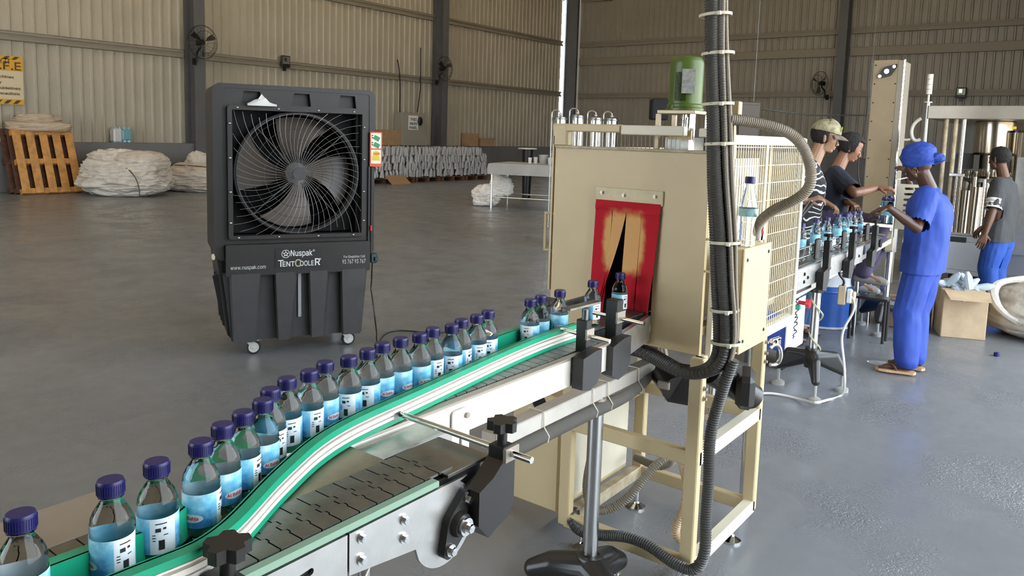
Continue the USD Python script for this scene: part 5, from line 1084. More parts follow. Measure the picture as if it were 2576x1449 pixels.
obj('back_panel', G().bx(xl_+.15, R0, 11.7, 11.72, zd, zc0), mat('smoke_panel', (.10, .095, .08), .15), fm)
x0, x1 = mp(2434, 330)[0], mp(2546, 330)[0]; zt_, zb_ = mp(2480, 298)[2], mp(2480, 384)[2]; tx_, tr_ = (x0+x1)/2, (x1-x0)/2
obj('tank', G().lathe([(0, zt_), (tr_*.9, zt_), (tr_, zt_-.03), (tr_, zb_), (tr_*.9, zb_-.03), (0, zb_-.04)], (tx_, my0+.55, 0), 48), warm, fm, smooth=50)
obj('tank_lower', G().lathe([(tr_*.62, zb_), (tr_*.62, zb_-.28), (tr_*.8, zb_-.30), (tr_*.8, zb_-.34), (0, zb_-.34)], (tx_, my0+.55, 0), 36), warm, fm, smooth=50)
x2 = mp(2590, 400)[0]; obj('tank', G().lathe([(0, zt_-.12), (.20, zt_-.12), (.22, zt_-.15), (.22, zd+.1), (0, zd+.1)], (x2, my0+.5, 0), 40), warm, fm, smooth=50)
zr = mp(2450, 455)[2]
obj('ring_plate', G().cyl((tx_, my0+.5, zr-.02), (tx_, my0+.5, zr+.02), tr_*1.25, n=40), dark_steel, fm)
for k in range(12):
    a = k*2*math.pi/12; c = V(tx_+tr_*1.15*math.cos(a), my0+.5+tr_*1.1*math.sin(a), 0)
    obj('filling_valve', G().lathe([(.012, zr-.42), (.022, zr-.36), (.022, zr-.20), (.034, zr-.18), (.034, zr-.05), (.018, zr), (.016, zr+.05), (.024, zr+.06), (.024, zr+.10), (0, zr+.105)], c, 12), warm, fm, smooth=40)
x3, x4 = mp(2400, 580)[0], mp(2462, 580)[0]
for px, r_, z1 in ((2400, .018, 445), (2412, .018, 445), (2430, .05, 480), (2447, .022, 445), (2455, .06, 470), (2560, .03, 440), (2572, .05, 460)): 
    x = mp(px, 500)[0]; obj('star_column', G().cyl((x, my0+.03, zd), (x, my0+.03, mp(2450, z1)[2]), r_, n=16), warm, fm)
obj('cross_plate', G().bx(mp(2386, 450)[0], mp(2425, 450)[0], my0, my0+.1, mp(2450, 446)[2], mp(2450, 438)[2], b=.004), steel, fm)
obj('inner_box', G().bx(mp(2395, 400)[0], mp(2432, 400)[0], my0+.25, my0+.6, mp(2400, 425)[2], mp(2400, 385)[2]), black, fm)
obj('valve_wheel', G().bx(mp(2545, 325)[0], mp(2556, 325)[0], my0+.02, my0+.04, mp(2550, 325)[2], mp(2550, 318)[2], b=.002), mat('yellow_print'), fm)
obj('tall_panel', G().bx(mp(2553, 470)[0], R0, my0-.06, my0-.05, mp(2560, 640)[2], mp(2560, 395)[2], b=.003), steel_br, fm)
g = G().tube(spline([mp(2318, 298), mp(2300, 312), mp(2293, 335), mp(2300, 352), mp(2316, 350)], 24), .020, 8).tube(spline([mp(2262, 305), mp(2258, 330), mp(2268, 348), mp(2290, 350)], 24), .014, 8); obj('looped_hose', g, mat('white_hose', (.55, .52, .46), .5), fm)
x = mp(2331, 300)[0]; zl = [mp(2331, y)[2] for y in (187, 200, 213, 225, 238, 250, 256, 420)]
sg_ = thing('signal_tower', 'pale stacked signal light on a post at the corner of the filling machine', 'signal light', (x, my0, 0))
for k in range(4): obj('lamp_segment', G().cyl((x, my0, zl[k+1]+.004), (x, my0, zl[k]), .032, n=20), mat('lamp_ivory', (.64, .60, .50), .35), sg_)
obj('stem', G().cyl((x, my0, zl[6]), (x, my0, zl[4]), .012, n=12).cyl((x, my0, zl[6]-.012), (x, my0, zl[6]), .045, n=16), mat('lamp_ivory'), sg_)
obj('post', G().cyl((x, my0, 0), (x, my0, zl[6]-.01), .024, n=16), mat('satin_steel'), sg_)
# cartons, sack and loose things on the right
cq = at(2400, 852, Z=0); ct = carton('open cardboard carton of clear plastic beside the blue-clad woman', cq+V(.0, .20, 0), (.34, .32, .40), 20, mat('pale_carton', (.50, .36, .22), .75, noise=(5, .25)), True, 'cardboard_carton')
g = G()
for k in range(16):
    c = cq+V(0, .20, .40)+V(*(nrng.uniform(-.12, .12, 2)), .03*nrng.rand()); g.lathe([(0, 0), (.03, 0), (.032, .10), (.02, .13), (.012, .15), (0, .15)], c, 8, unit(nrng.randn(3)+V(0, 0, .3)))
single('plastic_preforms', g, mat('pale_blue_plastic', (.45, .52, .58), .15), 'loose clear plastic bottles heaped in the open cardboard carton', 'plastic bottles', kind='stuff')
cq2 = at(2262, 826, Z=0); carton('dark brown cardboard box on the floor behind the woman in blue', cq2+V(-.02, .2, 0), (.40, .30, .26), 25, mat('dark_carton', (.20, .12, .07), .8, noise=(6, .3)), False, 'cardboard_carton')
bq = V(-.17, 8.12, 0); t = thing('woven_sack', 'big open woven sack of plastic scrap lying at the right edge of the picture', 'sack', bq)
obj('sack_body', lump(bq, 1.22, 1.0, .50, 51, rz=37, folds=.05, pw=2.3), mat('grey_sack', (.50, .44, .36), .7, noise=(7, .2), bump=(26, .35, .02)), t, smooth=25)
th = np.linspace(0, 2*math.pi, 50)[:-1]; Rz = np.stack([V(.797, .605, 0), V(-.605, .797, 0)*.80+V(0, 0, .45), V(0, 0, 1)], 1)
rimP = np.stack([.55*np.cos(th), .40*np.sin(th), .02*np.sin(3*th)], 1) @ Rz.T+bq+V(-.02, -.10, .29)
obj('rolled_rim', G().tube(rimP, .035+.008*np.sin(5*th), 8, closed=True), mat('pale_sack', (.62, .57, .50), .7, noise=(9, .2)), t)
P = []
for i in range(13):
    r_ = i/12; row = []
    for a in np.r_[th, th[:1]]:
        row.append(V(.54*r_*math.cos(a), .39*r_*math.sin(a), -.05+.10*(1-r_*r_)+.05*(meshkit.noise(V(6*r_*math.cos(a), 6*r_*math.sin(a), 2.))-.5)) @ Rz.T+bq+V(-.02, -.10, .29))
    P.append(row)
obj('plastic_scrap', G().grid(np.array(P)), mat('scrap_film', (.66, .67, .68), .25, noise=(9, .5), col2=(.28, .42, .58), bump=(16, 1., .05)), t, smooth=False)
cq = at(2507, 896, Z=0); single('loose_stopper', G().lathe([(0, 0), (.021, 0), (.021, .026), (.018, .030), (0, .030)], cq, 18), cap_m, 'navy bottle cap lying alone on the bright floor at the right', 'bottle cap')
single('water_splash', G().lathe([(0, .0005), (.05, .001), (.07, 0)], at(2222, 915, Z=0), 20, sx=1.6), mat('wet_patch', (.5, .52, .55), .05), 'small wet splash on the floor by the sandals', 'water')
# ------------------------------------------------------------------ people
def hulls(B, edge=.02, it=10, extra=None):
    """One smooth surface around bones; B: list of lists of (centre, radius) whose spheres are hulled together."""
    parts = []
    for S_ in B:
        parts.append(M.batch_hull([M.sphere(float(r), 16).translate(tuple(map(float, c))) for c, r in S_]))
    u = M.batch_boolean(parts, m3.OpType.Add)
    if extra is not None: u = u+extra
    u = u.refine_to_length(edge); q = u.to_mesh()
    m = trimesh.Trimesh(np.array(q.vert_properties[:, :3]), np.array(q.tri_verts), process=True)
    trimesh.smoothing.filter_taubin(m, lamb=.5, nu=.52, iterations=it); return m
def cut(m, o, n):
    """Cuts a mesh by a plane, keeping the side the normal n points to, leaving it open there."""
    return trimesh.intersections.slice_mesh_plane(m, np.asarray(n, float), np.asarray(o, float))
def folds(m, amp, sc, seed, st=(1, 1, .45)):
    v = m.vertices*sc*np.array(st); d = (meshkit.fbm(v, 3, seed)-.5)*2*amp; m.vertices = m.vertices+m.vertex_normals*d[:, None]; return m
def thick(m, t=.004):
    """An open cloth surface with its inner side."""
    n = m.vertex_normals; v = np.vstack([m.vertices, m.vertices-n*t]); f = np.vstack([m.faces, m.faces[:, ::-1]+len(m.vertices)]); return (v, f)
def ik(a, b, l1, l2, pole):
    a, b = V(*a), V(*b); d = b-a; L = min(np.linalg.norm(d), (l1+l2)*.995); u = unit(d)
    x = (l1*l1-l2*l2+L*L)/(2*L); h = math.sqrt(max(l1*l1-x*x, 0)); p = V(*pole); p = unit(p-(p @ u)*u); return a+u*x+p*h, a+u*L
def hand_bones(w, d, nrm, k, curl=.5, thumb=1, L=.18):
    """Palm, four fingers and thumb from the wrist w along d; the palm faces nrm."""
    d = unit(d); nrm = unit(np.asarray(nrm, float)-(np.asarray(nrm, float) @ d)*d); s_ = np.cross(d, nrm)*thumb; B = []
    p = L*.50; hw = L*.19
    B.append([(w, .024*k), (w+d*p*.35+s_*hw*.6, .014*k), (w+d*p*.35-s_*hw*.6, .014*k), (w+d*p+s_*hw, .0105*k), (w+d*p-s_*hw, .0105*k)])
    for i, fl in enumerate((.42, .48, .45, .34)):
        b = w+d*p*.97+s_*hw*(1-i*.667); c = curl*(1+.12*i); ang = 0; q = b; seg = fl*L*V(.44, .32, .24)
        for j in range(3):
            ang += c*(.55, .8, .6)[j]; e = q+(d*math.cos(ang)+nrm*math.sin(ang))*seg[j]; B.append([(q, (.0095-.001*j)*k), (e, (.0088-.001*j)*k)]); q = e
    t0 = w+d*p*.25+s_*hw*.8; t1 = t0+unit(d*.6+s_*.9+nrm*.25)*L*.24; t2 = t1+unit(d*.8+s_*.2+nrm*.6)*L*.19
    B += [[(t0, .014*k), (t1, .0105*k)], [(t1, .0105*k), (t2, .0085*k)]]
    return B
def head_frame(face, tilt=0.):
    """Columns forward, left, up for a head looking along face."""
    f = unit(face); l = unit(np.cross((0, 0, 1), f)); u = np.cross(f, l); l2 = l*math.cos(tilt)+u*math.sin(tilt); return np.stack([f, l2, np.cross(f, l2)], 1)
def head_bones(c, R, s=1.0):
    P = lambda x, y, z: c+R @ V(x, y, z)*s
    sp = lambda *q: [(P(x, y, z), r*s) for x, y, z, r in q]
    return [sp((-.028, 0, .045, .076), (.012, 0, .052, .070), (-.03, 0, .01, .070)), sp((.012, 0, .05, .068), (.038, .026, -.005, .040), (.038, -.026, -.005, .040)),
            sp((.036, .022, -.015, .042), (.036, -.022, -.015, .042), (.052, 0, -.078, .024), (.01, .035, -.07, .022), (.01, -.035, -.07, .022)), sp((.056, .016, -.080, .018), (.056, -.016, -.080, .018)),
            sp((.079, 0, .012, .009), (.094, 0, -.022, .012)), sp((.086, .010, -.026, .009), (.086, -.010, -.026, .009)), sp((.074, .018, -.048, .009), (.080, 0, -.046, .010), (.074, -.018, -.048, .009)), sp((.072, .016, -.060, .009), (.078, 0, -.061, .010), (.072, -.016, -.060, .009)),
            sp((.070, .035, .026, .010), (.078, .012, .024, .009)), sp((.070, -.035, .026, .010), (.078, -.012, .024, .009)),
            sp((-.012, .076, .008, .012), (-.022, .084, .022, .009), (-.014, .077, -.022, .009)), sp((-.012, -.076, .008, .012), (-.022, -.084, .022, .009), (-.014, -.077, -.022, .009))]
def eyes(t, c, R, skin, s=1.0):
    for y in (.031, -.031):
        e = c+R @ V(.066, y, .006)*s; o = obj('eye', G().ball(e, .0125*s, 2), mat('eye_white', (.55, .52, .48), .2), t); obj('iris', G().ball(e+R @ V(.0085, 0, -.001)*s, .0062*s, 1), mat('eye_dark', (.02, .012, .01), .1), o)
def body_of(H, pel, neck, face, hands, feet, head_c, R, hs, k=1.0, seated=None, palms=None, curls=(.5, .5)):
    """Bones of a figure H metres tall; returns joints and bone list of the whole skin surface."""
    f = unit(V(face[0], face[1], 0)); l = V(-f[1], f[0], 0); up = unit(neck-pel); J = dict(f=f, l=l, up=up, pel=pel, neck=neck)
    B = []
    L1 = np.linalg.norm(neck-pel)
    J['ch'] = pel+up*L1*.74; J['wa'] = pel+up*L1*.36
    hipw, shw = .050*H, .098*H*k
    fo = f-(f @ up)*up; fo = unit(fo); lat = np.cross(up, fo); J['fo'], J['lat'] = fo, lat
    B += [[(pel+lat*hipw, .064*H), (pel-lat*hipw, .064*H), (J['wa']+lat*.034*H, .054*H*k), (J['wa']-lat*.034*H, .054*H*k)], [(J['wa']+lat*.034*H, .054*H*k), (J['wa']-lat*.034*H, .054*H*k), (J['ch']+lat*.055*H*k, .058*H*k), (J['ch']-lat*.055*H*k, .058*H*k)],
          [(J['ch']+lat*.055*H*k, .056*H*k), (J['ch']-lat*.055*H*k, .056*H*k), (neck-up*.035*H+lat*shw, .030*H), (neck-up*.035*H-lat*shw, .030*H), (neck-up*.02*H, .036*H)],
          [(neck-up*.02*H, .036*H), (head_c+R @ V(-.022, 0, -.05)*hs, .052*hs)]]
    for i, sgn in enumerate((1, -1)):
        sh = neck-up*.04*H+lat*sgn*shw; tg_, pole = hands[i]; el, wr_ = ik(sh, tg_, .172*H, .150*H, pole); J['sh%d' % i], J['el%d' % i], J['wr%d' % i] = sh, el, wr_
        B += [[(sh, .031*H*k), (el, .023*H)], [(el, .0235*H), (el+(wr_-el)*.35, .0235*H), (wr_, .0145*H)]]
        d = wr_-el if palms is None or palms[i] is None else palms[i][0]; nr = V(0, 0, -1) if palms is None or palms[i] is None else palms[i][1]
        B += hand_bones(wr_, d, nr, H/1.72, curls[i], sgn if i == 0 else sgn, .105*H)
        ft, pole, fd = feet[i]; hp = pel+lat*sgn*hipw*.95-V(0, 0, .01); an_ = V(*ft)+V(0, 0, .075); dl = np.linalg.norm(hp-an_); ll = min(.245*H, dl*.5*1.006) if not seated else .245*H; kn, an = ik(hp, an_, ll, ll, pole); J['hp%d' % i], J['kn%d' % i], J['an%d' % i], J['ft%d' % i], J['fd%d' % i] = hp, kn, an, V(*ft), unit(fd)
        fd = unit(fd); sd = np.cross((0, 0, 1), fd)
        B += [[(hp, .056*H), (kn, .034*H)], [(kn, .033*H), (kn+(an-kn)*.3, .034*H), (an, .020*H)], [(an, .022*H), (an-fd*.03-V(0, 0, .045), .020), (an+fd*.09-V(0, 0, .05), .016)], [(an+fd*.06-V(0, 0, .045), .024), (an+fd*.14+sd*.022-V(0, 0, .058), .013), (an+fd*.13-sd*.024-V(0, 0, .058), .012)]]
        for q in range(5): B.append([(an+fd*(.135-.008*q*(1 if sgn > 0 else 1))+sd*(.026-.013*q)-V(0, 0, .060), .010-.0006*q), (an+fd*(.165-.010*q)+sd*(.028-.0135*q)-V(0, 0, .062), .009-.0006*q)])
    B += head_bones(head_c, R, hs)
    return J, B
def trousers(J, H, mt, t, hem=.05, waist=.06, wide=1.0, name='trousers', seed=1):
    B = [[(J['pel']+J['lat']*.05*H, .070*H), (J['pel']-J['lat']*.05*H, .070*H), (J['pel']+J['up']*waist*H+J['lat']*.042*H, .062*H), (J['pel']+J['up']*waist*H-J['lat']*.042*H, .062*H)]]
    for i in (0, 1):
        hp, kn, an = J['hp%d' % i], J['kn%d' % i], J['an%d' % i]; B += [[(hp, .066*H*wide**.3), (kn, .047*H*wide)], [(kn, .047*H*wide), (an, .040*H*wide)]]
    m = hulls(B, .022, 8); m = folds(m, .018, 8., seed)
    for i in (0, 1):
        an, kn = J['an%d' % i], J['kn%d' % i]; u = unit(kn-an); bx = np.linalg.norm(m.vertices-an, axis=1)
    zc = [J['an%d' % i][2]+hem for i in (0, 1)]
    if abs(J['an0'][2]-J['an1'][2]) < .12: m = cut(m, (0, 0, min(zc)), (0, 0, 1))
    obj(name, G().add(*thick(m)), mt, t, smooth=60)
def shirt(J, H, mt, t, sleeve=.85, hemz=None, k=1.0, ease=.014, name='shirt', seed=2, belly=0, flare=.0):
    n, up, lat = J['neck'], J['up'], J['lat']; e = ease; B = []
    low = J['pel']-J['up']*(.05*H if hemz is None else 0); 
    hz = hemz if hemz is not None else J['pel'][2]-.04*H
    lowp = J['pel']+V(0, 0, hz-J['pel'][2]-.05)
    B += [[(lowp+lat*(.052+flare)*H, .066*H+e), (lowp-lat*(.052+flare)*H, .066*H+e), (J['wa']+lat*.036*H, .060*H*k+e), (J['wa']-lat*.036*H, .060*H*k+e)], [(J['wa']+lat*.036*H, .060*H*k+e), (J['wa']-lat*.036*H, .060*H*k+e), (J['ch']+lat*.056*H*k, .060*H*k+e), (J['ch']-lat*.056*H*k, .060*H*k+e)],
          [(J['ch']+lat*.056*H*k, .059*H*k+e), (J['ch']-lat*.056*H*k, .059*H*k+e), (n-up*.036*H+lat*.098*H*k, .031*H+e*.8), (n-up*.036*H-lat*.098*H*k, .031*H+e*.8), (n-up*.03*H, .040*H+e*.6)], [(n-up*.03*H, .040*H+e*.5), (n+up*.012*H, .036*H)]]
    ends = []
    for i in (0, 1):
        sh, el, wr_ = J['sh%d' % i], J['el%d' % i], J['wr%d' % i]
        end = sh+(el-sh)*(sleeve+.12); B.append([(sh, .033*H*k+e*.9), (end, .038*H+e)]); ends.append((sh+(el-sh)*sleeve, unit(sh-el), sh, end))
    m = hulls(B, .020, 7)
    m = cut(m, (0, 0, hz), (0, 0, 1))
    for o, nrm, sh, end in ends:             # open the sleeves at their hems
        near = np.linalg.norm(m.vertices-end, axis=1) < .055*H+e
        keep = ~(near & (((m.vertices-o) @ nrm) < 0)); fk = keep[m.faces].all(1); m = trimesh.Trimesh(m.vertices, m.faces[fk], process=True)
    topz = n+up*.022*H; keep = ~((((m.vertices-topz) @ up) > 0) & (np.linalg.norm(m.vertices-n, axis=1) < .09)); m = trimesh.Trimesh(m.vertices, m.faces[keep[m.faces].all(1)], process=True)
    m = folds(m, .017, 9., seed); obj(name, G().add(*thick(m)), mt, t, smooth=60); return m
def hair_cap(c, R, s, mt, t, low=-.02, r=1.0, name='hair', seed=3, front=.045):
    m = trimesh.creation.icosphere(4, 1.); v = m.vertices*V(.108, .088, .100)*r*s; v = v*(1+.10*(meshkit.noise(v*130, seed)-.5))[:, None]
    keep = (v[:, 2] > (low+.75*np.clip(v[:, 0]-.0, 0, None))*s) & ~((v[:, 0] > front*s) & (v[:, 2] < .055*s)); m2 = trimesh.Trimesh(v, m.faces[keep[m.faces].all(1)], process=True)
    m2.vertices = m2.vertices @ R.T+c+R @ V(-.018, 0, .038)*s; obj(name, G().add(*thick(m2, .006)), mt, t, smooth=30)
def skin_m(n, c): return mat(n, c, .42, noise=(14, .15), coat=.05)
def sandals(J, t, mt, strap):
    for i in (0, 1):
        an, fd = J['an%d' % i], J['fd%d' % i]; sd = np.cross((0, 0, 1), fd); o = an-V(0, 0, .075+.013)
        pts = [(-.065, .0), (-.05, .032), (.0, .034), (.06, .038), (.12, .046), (.165, .038), (.185, .012), (.18, -.02), (.13, -.04), (.05, -.036), (-.02, -.033), (-.055, -.025)]
        so_ = obj('sandal', G().prism(sg.Polygon(pts).buffer(.004), .018, o, tuple(fd), tuple(sd)), mt, t)
        a, b, c = o+fd*.13+sd*.006+V(0, 0, .02), o+fd*.055+sd*.042+V(0, 0, .02), o+fd*.05-sd*.042+V(0, 0, .02)
        obj('strap', G().tube(spline([a, a+V(0, 0, .032)-fd*.02, o+fd*.085+sd*.03+V(0, 0, .058), b], 14), .006, 6).tube(spline([a, a+V(0, 0, .032)-fd*.02, o+fd*.085-sd*.03+V(0, 0, .056), c], 14), .006, 6), strap, so_)
# --- the woman in blue
Dw = 5.62; H = 1.60
blue = mat('royal_blue_cotton', (.016, .052, .31), .7, noise=(5, .2)); sk_w = skin_m('dark_skin', (.070, .030, .018))
c0 = at(2322, 420, D=Dw); c0 = V(c0[0], c0[1], c0[2]); fw = unit(V(-1, .06, 0))
base = at(2322, 925, D=Dw+.02); bx0, by0 = base[0], base[1]
hc = at(2308, 418, D=Dw); R = head_frame(unit(V(-1, .25, -.28)))
neck = at(2346, 482, D=Dw+.03); pel = at(2322, 672, D=Dw+.02)
hl = at(2200, 520, D=Dw-.16)
w = thing('person', 'woman in royal blue scrubs and blue headwrap seen from behind, sorting bottles', 'person', (pel[0], pel[1], 0))
fl, frt = at(2312, 926, Z=.02), at(2290, 910, Z=.02)
fl = V(-.985, 5.93, .025); frt = V(-.955, 6.10, .025)
lf = V(0, -1, 0)
hr = at(2266, 428, D=Dw+.36)
hl_w = hl+V(.10, -.02, .0)
J, B = body_of(H, pel, neck, fw, [(hl_w, (.4, -.25, -1)), (hr+V(.06, 0, -.08), (.4, .5, -1))], [(fl, (-.6, -.1, 0), V(-1, -.18, 0)), (frt, (-.6, .1, 0), V(-1, .05, 0))], hc, R, 1.0, 1.18, palms=[(V(-1, .1, -.28), V(0, .2, -1)), (V(-.4, -.1, 1), V(-1, 0, -.2))], curls=(.45, .7))

body = hulls(B, .016, 6); obj('body', G().add(body.vertices, body.faces), sk_w, w, smooth=60)
eyes(w, hc, R, sk_w)
trousers(J, H, blue, w, hem=-.04, wide=1.22, seed=4)
shirt(J, H, blue, w, sleeve=.92, hemz=at(2340, 684, D=Dw)[2], ease=.024, k=1.20, name='tunic', seed=6, flare=.006)
# headwrap
m = trimesh.creation.icosphere(5, 1.); v = np.array(m.vertices); v = np.sign(v)*np.abs(v)**.86*V(.118, .104, .112)
v = v*(1+.16*(meshkit.fbm(v*V(18, 10, 26), 3, 4)-.5))[:, None]; keep = v[:, 2] > -.078+.28*np.clip(v[:, 0], 0, None); m = trimesh.Trimesh(v, m.faces[keep[m.faces].all(1)], process=True)
m.vertices = m.vertices @ R.T+hc+R @ V(-.022, 0, .062)
obj('headwrap', G().add(*thick(m, .006)), blue, w, smooth=50)
m = trimesh.creation.icosphere(4, 1.); v = np.array(m.vertices)*V(.062, .05, .040); v = v*(1+.35*(meshkit.fbm(v*40, 2, 9)-.5))[:, None]; tail = G().add(v @ R.T+hc+R @ V(-.128, -.015, .028), m.faces); obj('headwrap_tail', tail, blue, w, smooth=40)
th = np.linspace(0, 2*math.pi, 25)[:-1]; ec = hc+R @ V(-.016, .086, -.040); obj('earring', G().tube(ec+np.outer(np.cos(th), R[:, 0])*.016+np.outer(np.sin(th), R[:, 2])*.022, .0018, 6, closed=True).ball(ec-R[:, 2]*.026, .005, 1), mat('gold', (.75, .55, .2), .25, 1.), w)
sandals(J, w, mat('tan_sandal', (.50, .30, .17), .6), mat('brown_strap', (.12, .05, .03), .6))
pk = hr+V(.03, .0, .05); single('black_pen', G().cyl(pk+V(0, 0, -.03), pk+V(-.045, 0, .05), .007, n=10).cyl(pk+V(-.045, 0, .05), pk+V(-.03, .0, .075), .004, n=8), black, 'small black pen held up in front of the blue headwrap', 'pen')
# --- man at the right
Dm = 7.95; Hm = 1.66
sk_m = skin_m('brown_skin', (.115, .052, .030)); hc = at(2512, 402, D=Dm); fm_ = unit(V(-1, .25, 0)); R = head_frame(unit(V(-.95, .5, -.12)))
neck = at(2528, 452, D=Dm+.03); pel = at(2512, 606, D=Dm+.03); m1 = thing('person', 'man in dark grey tee with white sleeve stripes and blue trousers at the filling machine', 'person', (pel[0], pel[1], 0))
hl = at(2478, 590, D=Dm-.12); fl = at(2495, 765, Z=.03); fl = V(pel[0]-.03, pel[1]-.10, .03); fr_ = V(pel[0]+.02, pel[1]+.10, .03)
J, B = body_of(Hm, pel, neck, fm_, [(hl, (.6, -1, .2)), (V(pel[0]-.16, pel[1]+.22, pel[2]+.12), (.4, 1, -.6))], [(fl, (-.6, 0, 0), V(-1, .1, 0)), (fr_, (-.6, 0, 0), V(-1, .3, 0))], hc, R, .98, .98, palms=[(V(-.25, -.1, -1), V(-.3, .9, 0)), None], curls=(.35, .5))
body = hulls(B, .018, 6); obj('body', G().add(body.vertices, body.faces), sk_m, m1, smooth=60); eyes(m1, hc, R, sk_m, .98)
hair_m = mat('black_hair', (.012, .009, .008), .8, bump=(300, .6, .004))
hair_cap(hc, R, .99, hair_m, m1, low=-.075, front=.05)
trousers(J, Hm, mat('blue_trousers', (.018, .075, .36), .7, noise=(5, .2)), m1, hem=-.02, wide=1.25, seed=14)
gt = mat('dark_grey_tee', (.050, .050, .052), .8, noise=(6, .2))
shirt(J, Hm, gt, m1, sleeve=.92, hemz=at(2500, 606, D=Dm)[2], ease=.018, k=1.0, name='tee_shirt', seed=16, flare=.004)
sh, el = J['sh0'], J['el0']; u = unit(el-sh)
for a, b in ((.60, .70), (.72, .82), (.84, .95)):
    L = np.linalg.norm(el-sh); obj('sleeve_stripe', G().cyl(sh+u*L*a, sh+u*L*b, .0345*Hm+.0225, .034*Hm+.0225, n=30, cap=False).cyl(sh+u*L*b, sh+u*L*a, .034*Hm+.020, n=30, cap=False), mat('white_stripe', (.68, .67, .64), .7), m1)
sandals(J, m1, mat('dark_sandal', (.05, .04, .035), .6), black)
# --- man in the cap
Hc = 1.70; D1 = 6.15
sk_l = skin_m('light_brown_skin', (.34, .19, .115)); hc = at(2078, 350, D=D1); R = head_frame(unit(V(.92, .33, -.22))); f1 = unit(V(.95, .25, 0))
neck = at(2040, 412, D=D1+.02); pel = at(2022, 600, D=D1+.06); c1 = thing('person', 'man in patterned cap and black and white striped shirt behind the conveyor', 'person', (pel[0], pel[1], 0))
h0, h1 = at(2096, 512, D=D1-.05), at(2046, 508, D=D1-.22); h0 = h0-V(.07, .0, -.01); h1 = h1-V(.05, 0, 0)
ft = at(2030, 852, Z=.03)
J, B = body_of(Hc, pel, neck, f1, [(h0, (-.3, .5, -1)), (h1, (-.4, -1, -.6))], [(V(ft[0]-.13, ft[1]+.15, .03), (1, .2, 0), V(1, .1, 0)), (V(ft[0]-.15, ft[1]-.10, .03), (1, -.2, 0), V(1, -.25, 0))], hc, R, 1.0, .98, palms=[(V(.9, .1, -.4), V(.2, 0, -1)), (V(.85, .1, .35), V(.3, .3, -.9))], curls=(.7, .9))
body = hulls(B, .017, 6); obj('body', G().add(body.vertices, body.faces), sk_l, c1, smooth=60); eyes(c1, hc, R, sk_l)
hair_cap(hc, R, 1.0, hair_m, c1, low=-.085, r=1.02, front=.03)
trousers(J, Hc, mat('blue_jeans', (.05, .10, .17), .75, noise=(12, .3)), c1, hem=.02, seed=24)
st_mat = usdkit.material(stage, '/World/Looks/striped_shirt', {'tc': ('texture_coordinate', {}), 'w': ('wave_texture', {'wave_type': 'bands', 'bands_direction': 'z', 'scale': 3.4, 'distortion': 7., 'detail': 2., 'detail_scale': 1.5}), 'r': ('rgb_ramp', {'ramp': [(.40, (.012, .012, .014)), (.47, (.70, .69, .68)), (.74, (.62, .62, .61)), (.80, (.014, .014, .016))]}), 'p': ('principled_bsdf', {'roughness': .75})}, [('tc.object', 'w.vector'), ('w.fac', 'r.fac'), ('r.color', 'p.base_color')], surface='p.BSDF')
shirt(J, Hc, st_mat, c1, sleeve=.95, hemz=pel[2]-.10, ease=.020, k=1.0, name='striped_shirt', seed=26)
m = trimesh.creation.icosphere(4, 1.); v = np.array(m.vertices)*V(.116, .096, .098); v[:, 2] *= 1+.12*(v[:, 0] > 0); keep = v[:, 2] > -.006; m = trimesh.Trimesh(v, m.faces[keep[m.faces].all(1)], process=True); m.vertices = m.vertices @ R.T+hc+R @ V(-.016, 0, .058)
capm = mat('patterned_cap', (.36, .34, .21), .8, noise=(22, .4), col2=(.16, .13, .07)); cp_o = obj('cap', G().add(*thick(m, .005)), capm, c1, smooth=60, label='patterned olive and tan cap')
P = []
for i in range(7):
    row = []
    for j in range(11):
        a = (j/10-.5)*2.2; r_ = 1+.62*(i/6)*math.cos(a*.62); row.append(hc+R @ (V(-.016, 0, .058)+V(.112*math.cos(a)*r_, .092*math.sin(a)*(1+.12*i/6), -.004-.026*(i/6)**1.5-.05*(1-math.cos(a))*.4)))
    P.append(row)
P = np.array(P); obj('cap_brim', G().grid(P).grid((P-R[:, 2]*.004)[:, ::-1]), mat('striped_brim', (.20, .15, .12), .8, noise=(50, .5)), cp_o, smooth=60)
ec = hc+R @ V(.094, -.030, .098); em = sg.Point(0, 0).buffer(.022).difference(sg.Point(0, 0).buffer(.017)).union(sg.LineString([(-.01, -.01), (.01, .012)]).buffer(.002)).union(sg.LineString([(-.01, .010), (.01, -.01)]).buffer(.002))
obj('round_emblem', G().prism(em, .006, ec-R[:, 0]*.004, tuple(-R[:, 1]*1.0), tuple(R[:, 2])), mat('yellow_green_thread', (.42, .44, .05), .7), cp_o)
sandals(J, c1, mat('dark_sandal'), black)
gq = h1+V(.10, .02, .015); t = thing('heat_gun', 'black and white hand tool with chrome end held by the man in the cap', 'tool', gq)
a, b = at(2005, 556, D=D1-.40), at(2040, 512, D=D1-.30)
obj('tool_body', G().cyl(a, b, .020, .024, n=14).bar(a, a+V(.03, -.02, -.09), .026, .02), black, t); obj('tool_trim', G().cyl(a+V(0, 0, .018), b+V(0, 0, .018), .010, n=10).cyl(a-(b-a)*.25, a, .014, .022, n=12), steel, t)
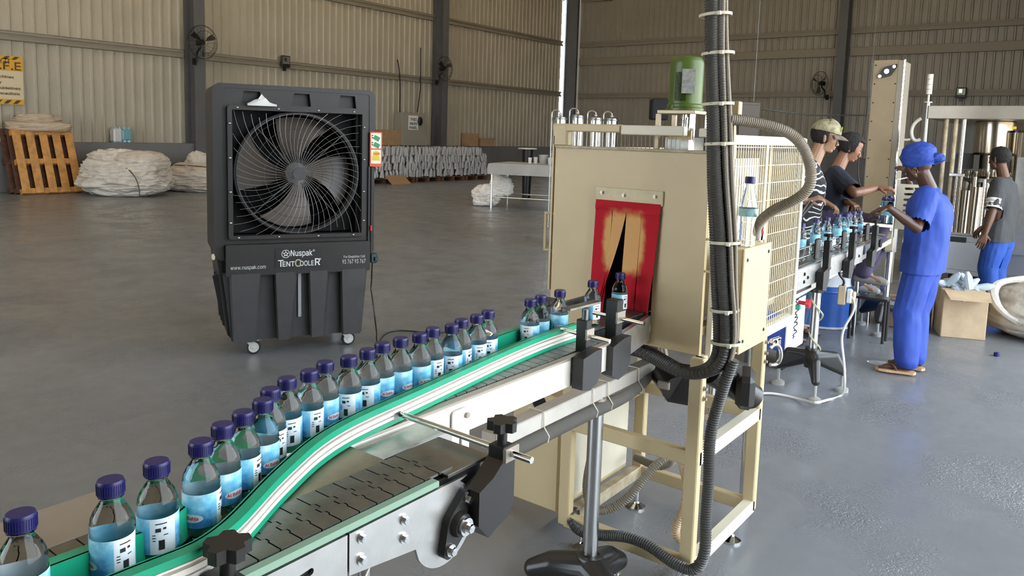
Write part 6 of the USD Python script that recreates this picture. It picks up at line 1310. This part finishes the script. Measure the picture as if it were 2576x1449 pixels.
# --- man in the dark shirt, sitting on the drum
D2 = 6.75; H2 = 1.68
sk_b = skin_m('warm_brown_skin', (.25, .115, .065)); hc = at(2140, 376, D=D2); R = head_frame(unit(V(.90, .33, -.42))); f2 = unit(V(.92, .3, 0))
neck = at(2098, 436, D=D2+.02); pel = V(-1.83, 6.92, .90); d1 = thing('person', 'man in dark navy tee leaning over the conveyor, seated on the blue drum', 'person', (pel[0], pel[1], .80))
hR, hL = at(2232, 474, D=D2-.30), at(2150, 508, D=D2-.25); hR = hR-V(.07, .03, 0); hL = hL-V(.06, .02, 0)
cf = at(2178, 700, Y=6.72)
J, B = body_of(H2, pel, neck, f2, seated=True, hands=[(hL, (-.2, .8, -.8)), (hR, (.2, -1, -.5))], feet=[(V(-1.62, 7.12, .36), (1, .2, .2), V(1, .1, -.1)), (cf+V(-.02, 0, -.02), (1, -.1, .3), V(1, .15, -.08))], head_c=hc, R=R, hs=.98, k=1.0, palms=[(V(.8, -.2, -.3), V(.1, 0, -1)), (V(1, .1, .05), V(.1, .2, -1))], curls=(.8, .6))
body = hulls(B, .018, 6); obj('body', G().add(body.vertices, body.faces), sk_b, d1, smooth=60); eyes(d1, hc, R, sk_b, .98)
hair_cap(hc, R, 1.0, hair_m, d1, low=-.085, r=1.09, front=.05)
trousers(J, H2, mat('purple_grey_trousers', (.075, .06, .12), .8, noise=(8, .3)), d1, hem=.02, seed=34)
shirt(J, H2, mat('dark_navy_tee', (.022, .026, .045), .8, noise=(5, .3)), d1, sleeve=.93, hemz=.86, ease=.020, k=1.05, name='tee_shirt', seed=36)
for i in (0, 1):
    an, fd = J['an%d' % i], J['fd%d' % i]; sd = np.cross((0, 0, 1), fd)
    mm = hulls([[(an-fd*.05-V(0, 0, .066), .026), (an+fd*.02-V(0, 0, .06), .036), (an+fd*.12+sd*.012-V(0, 0, .058), .038), (an+fd*.165-V(0, 0, .064), .028)]], .014, 4)
    obj('clog', G().add(mm.vertices, mm.faces), mat('grey_clog', (.24, .23, .22), .6), d1, smooth=60)
pc = at(2190, 742, Y=6.85); t = thing('footrest', 'low black footrest under the grey clogs', 'footrest', pc)
obj('top', G().bx(pc[0]-.14, pc[0]+.16, 6.72, 6.88, pc[2]-.02, pc[2], b=.005), black, t)
for x in (pc[0]-.12, pc[0]+.14):
    for y in (6.74, 6.86): obj('leg', G().cyl((x, y, 0), (x, y, pc[2]-.02), .012, n=8), black, t)
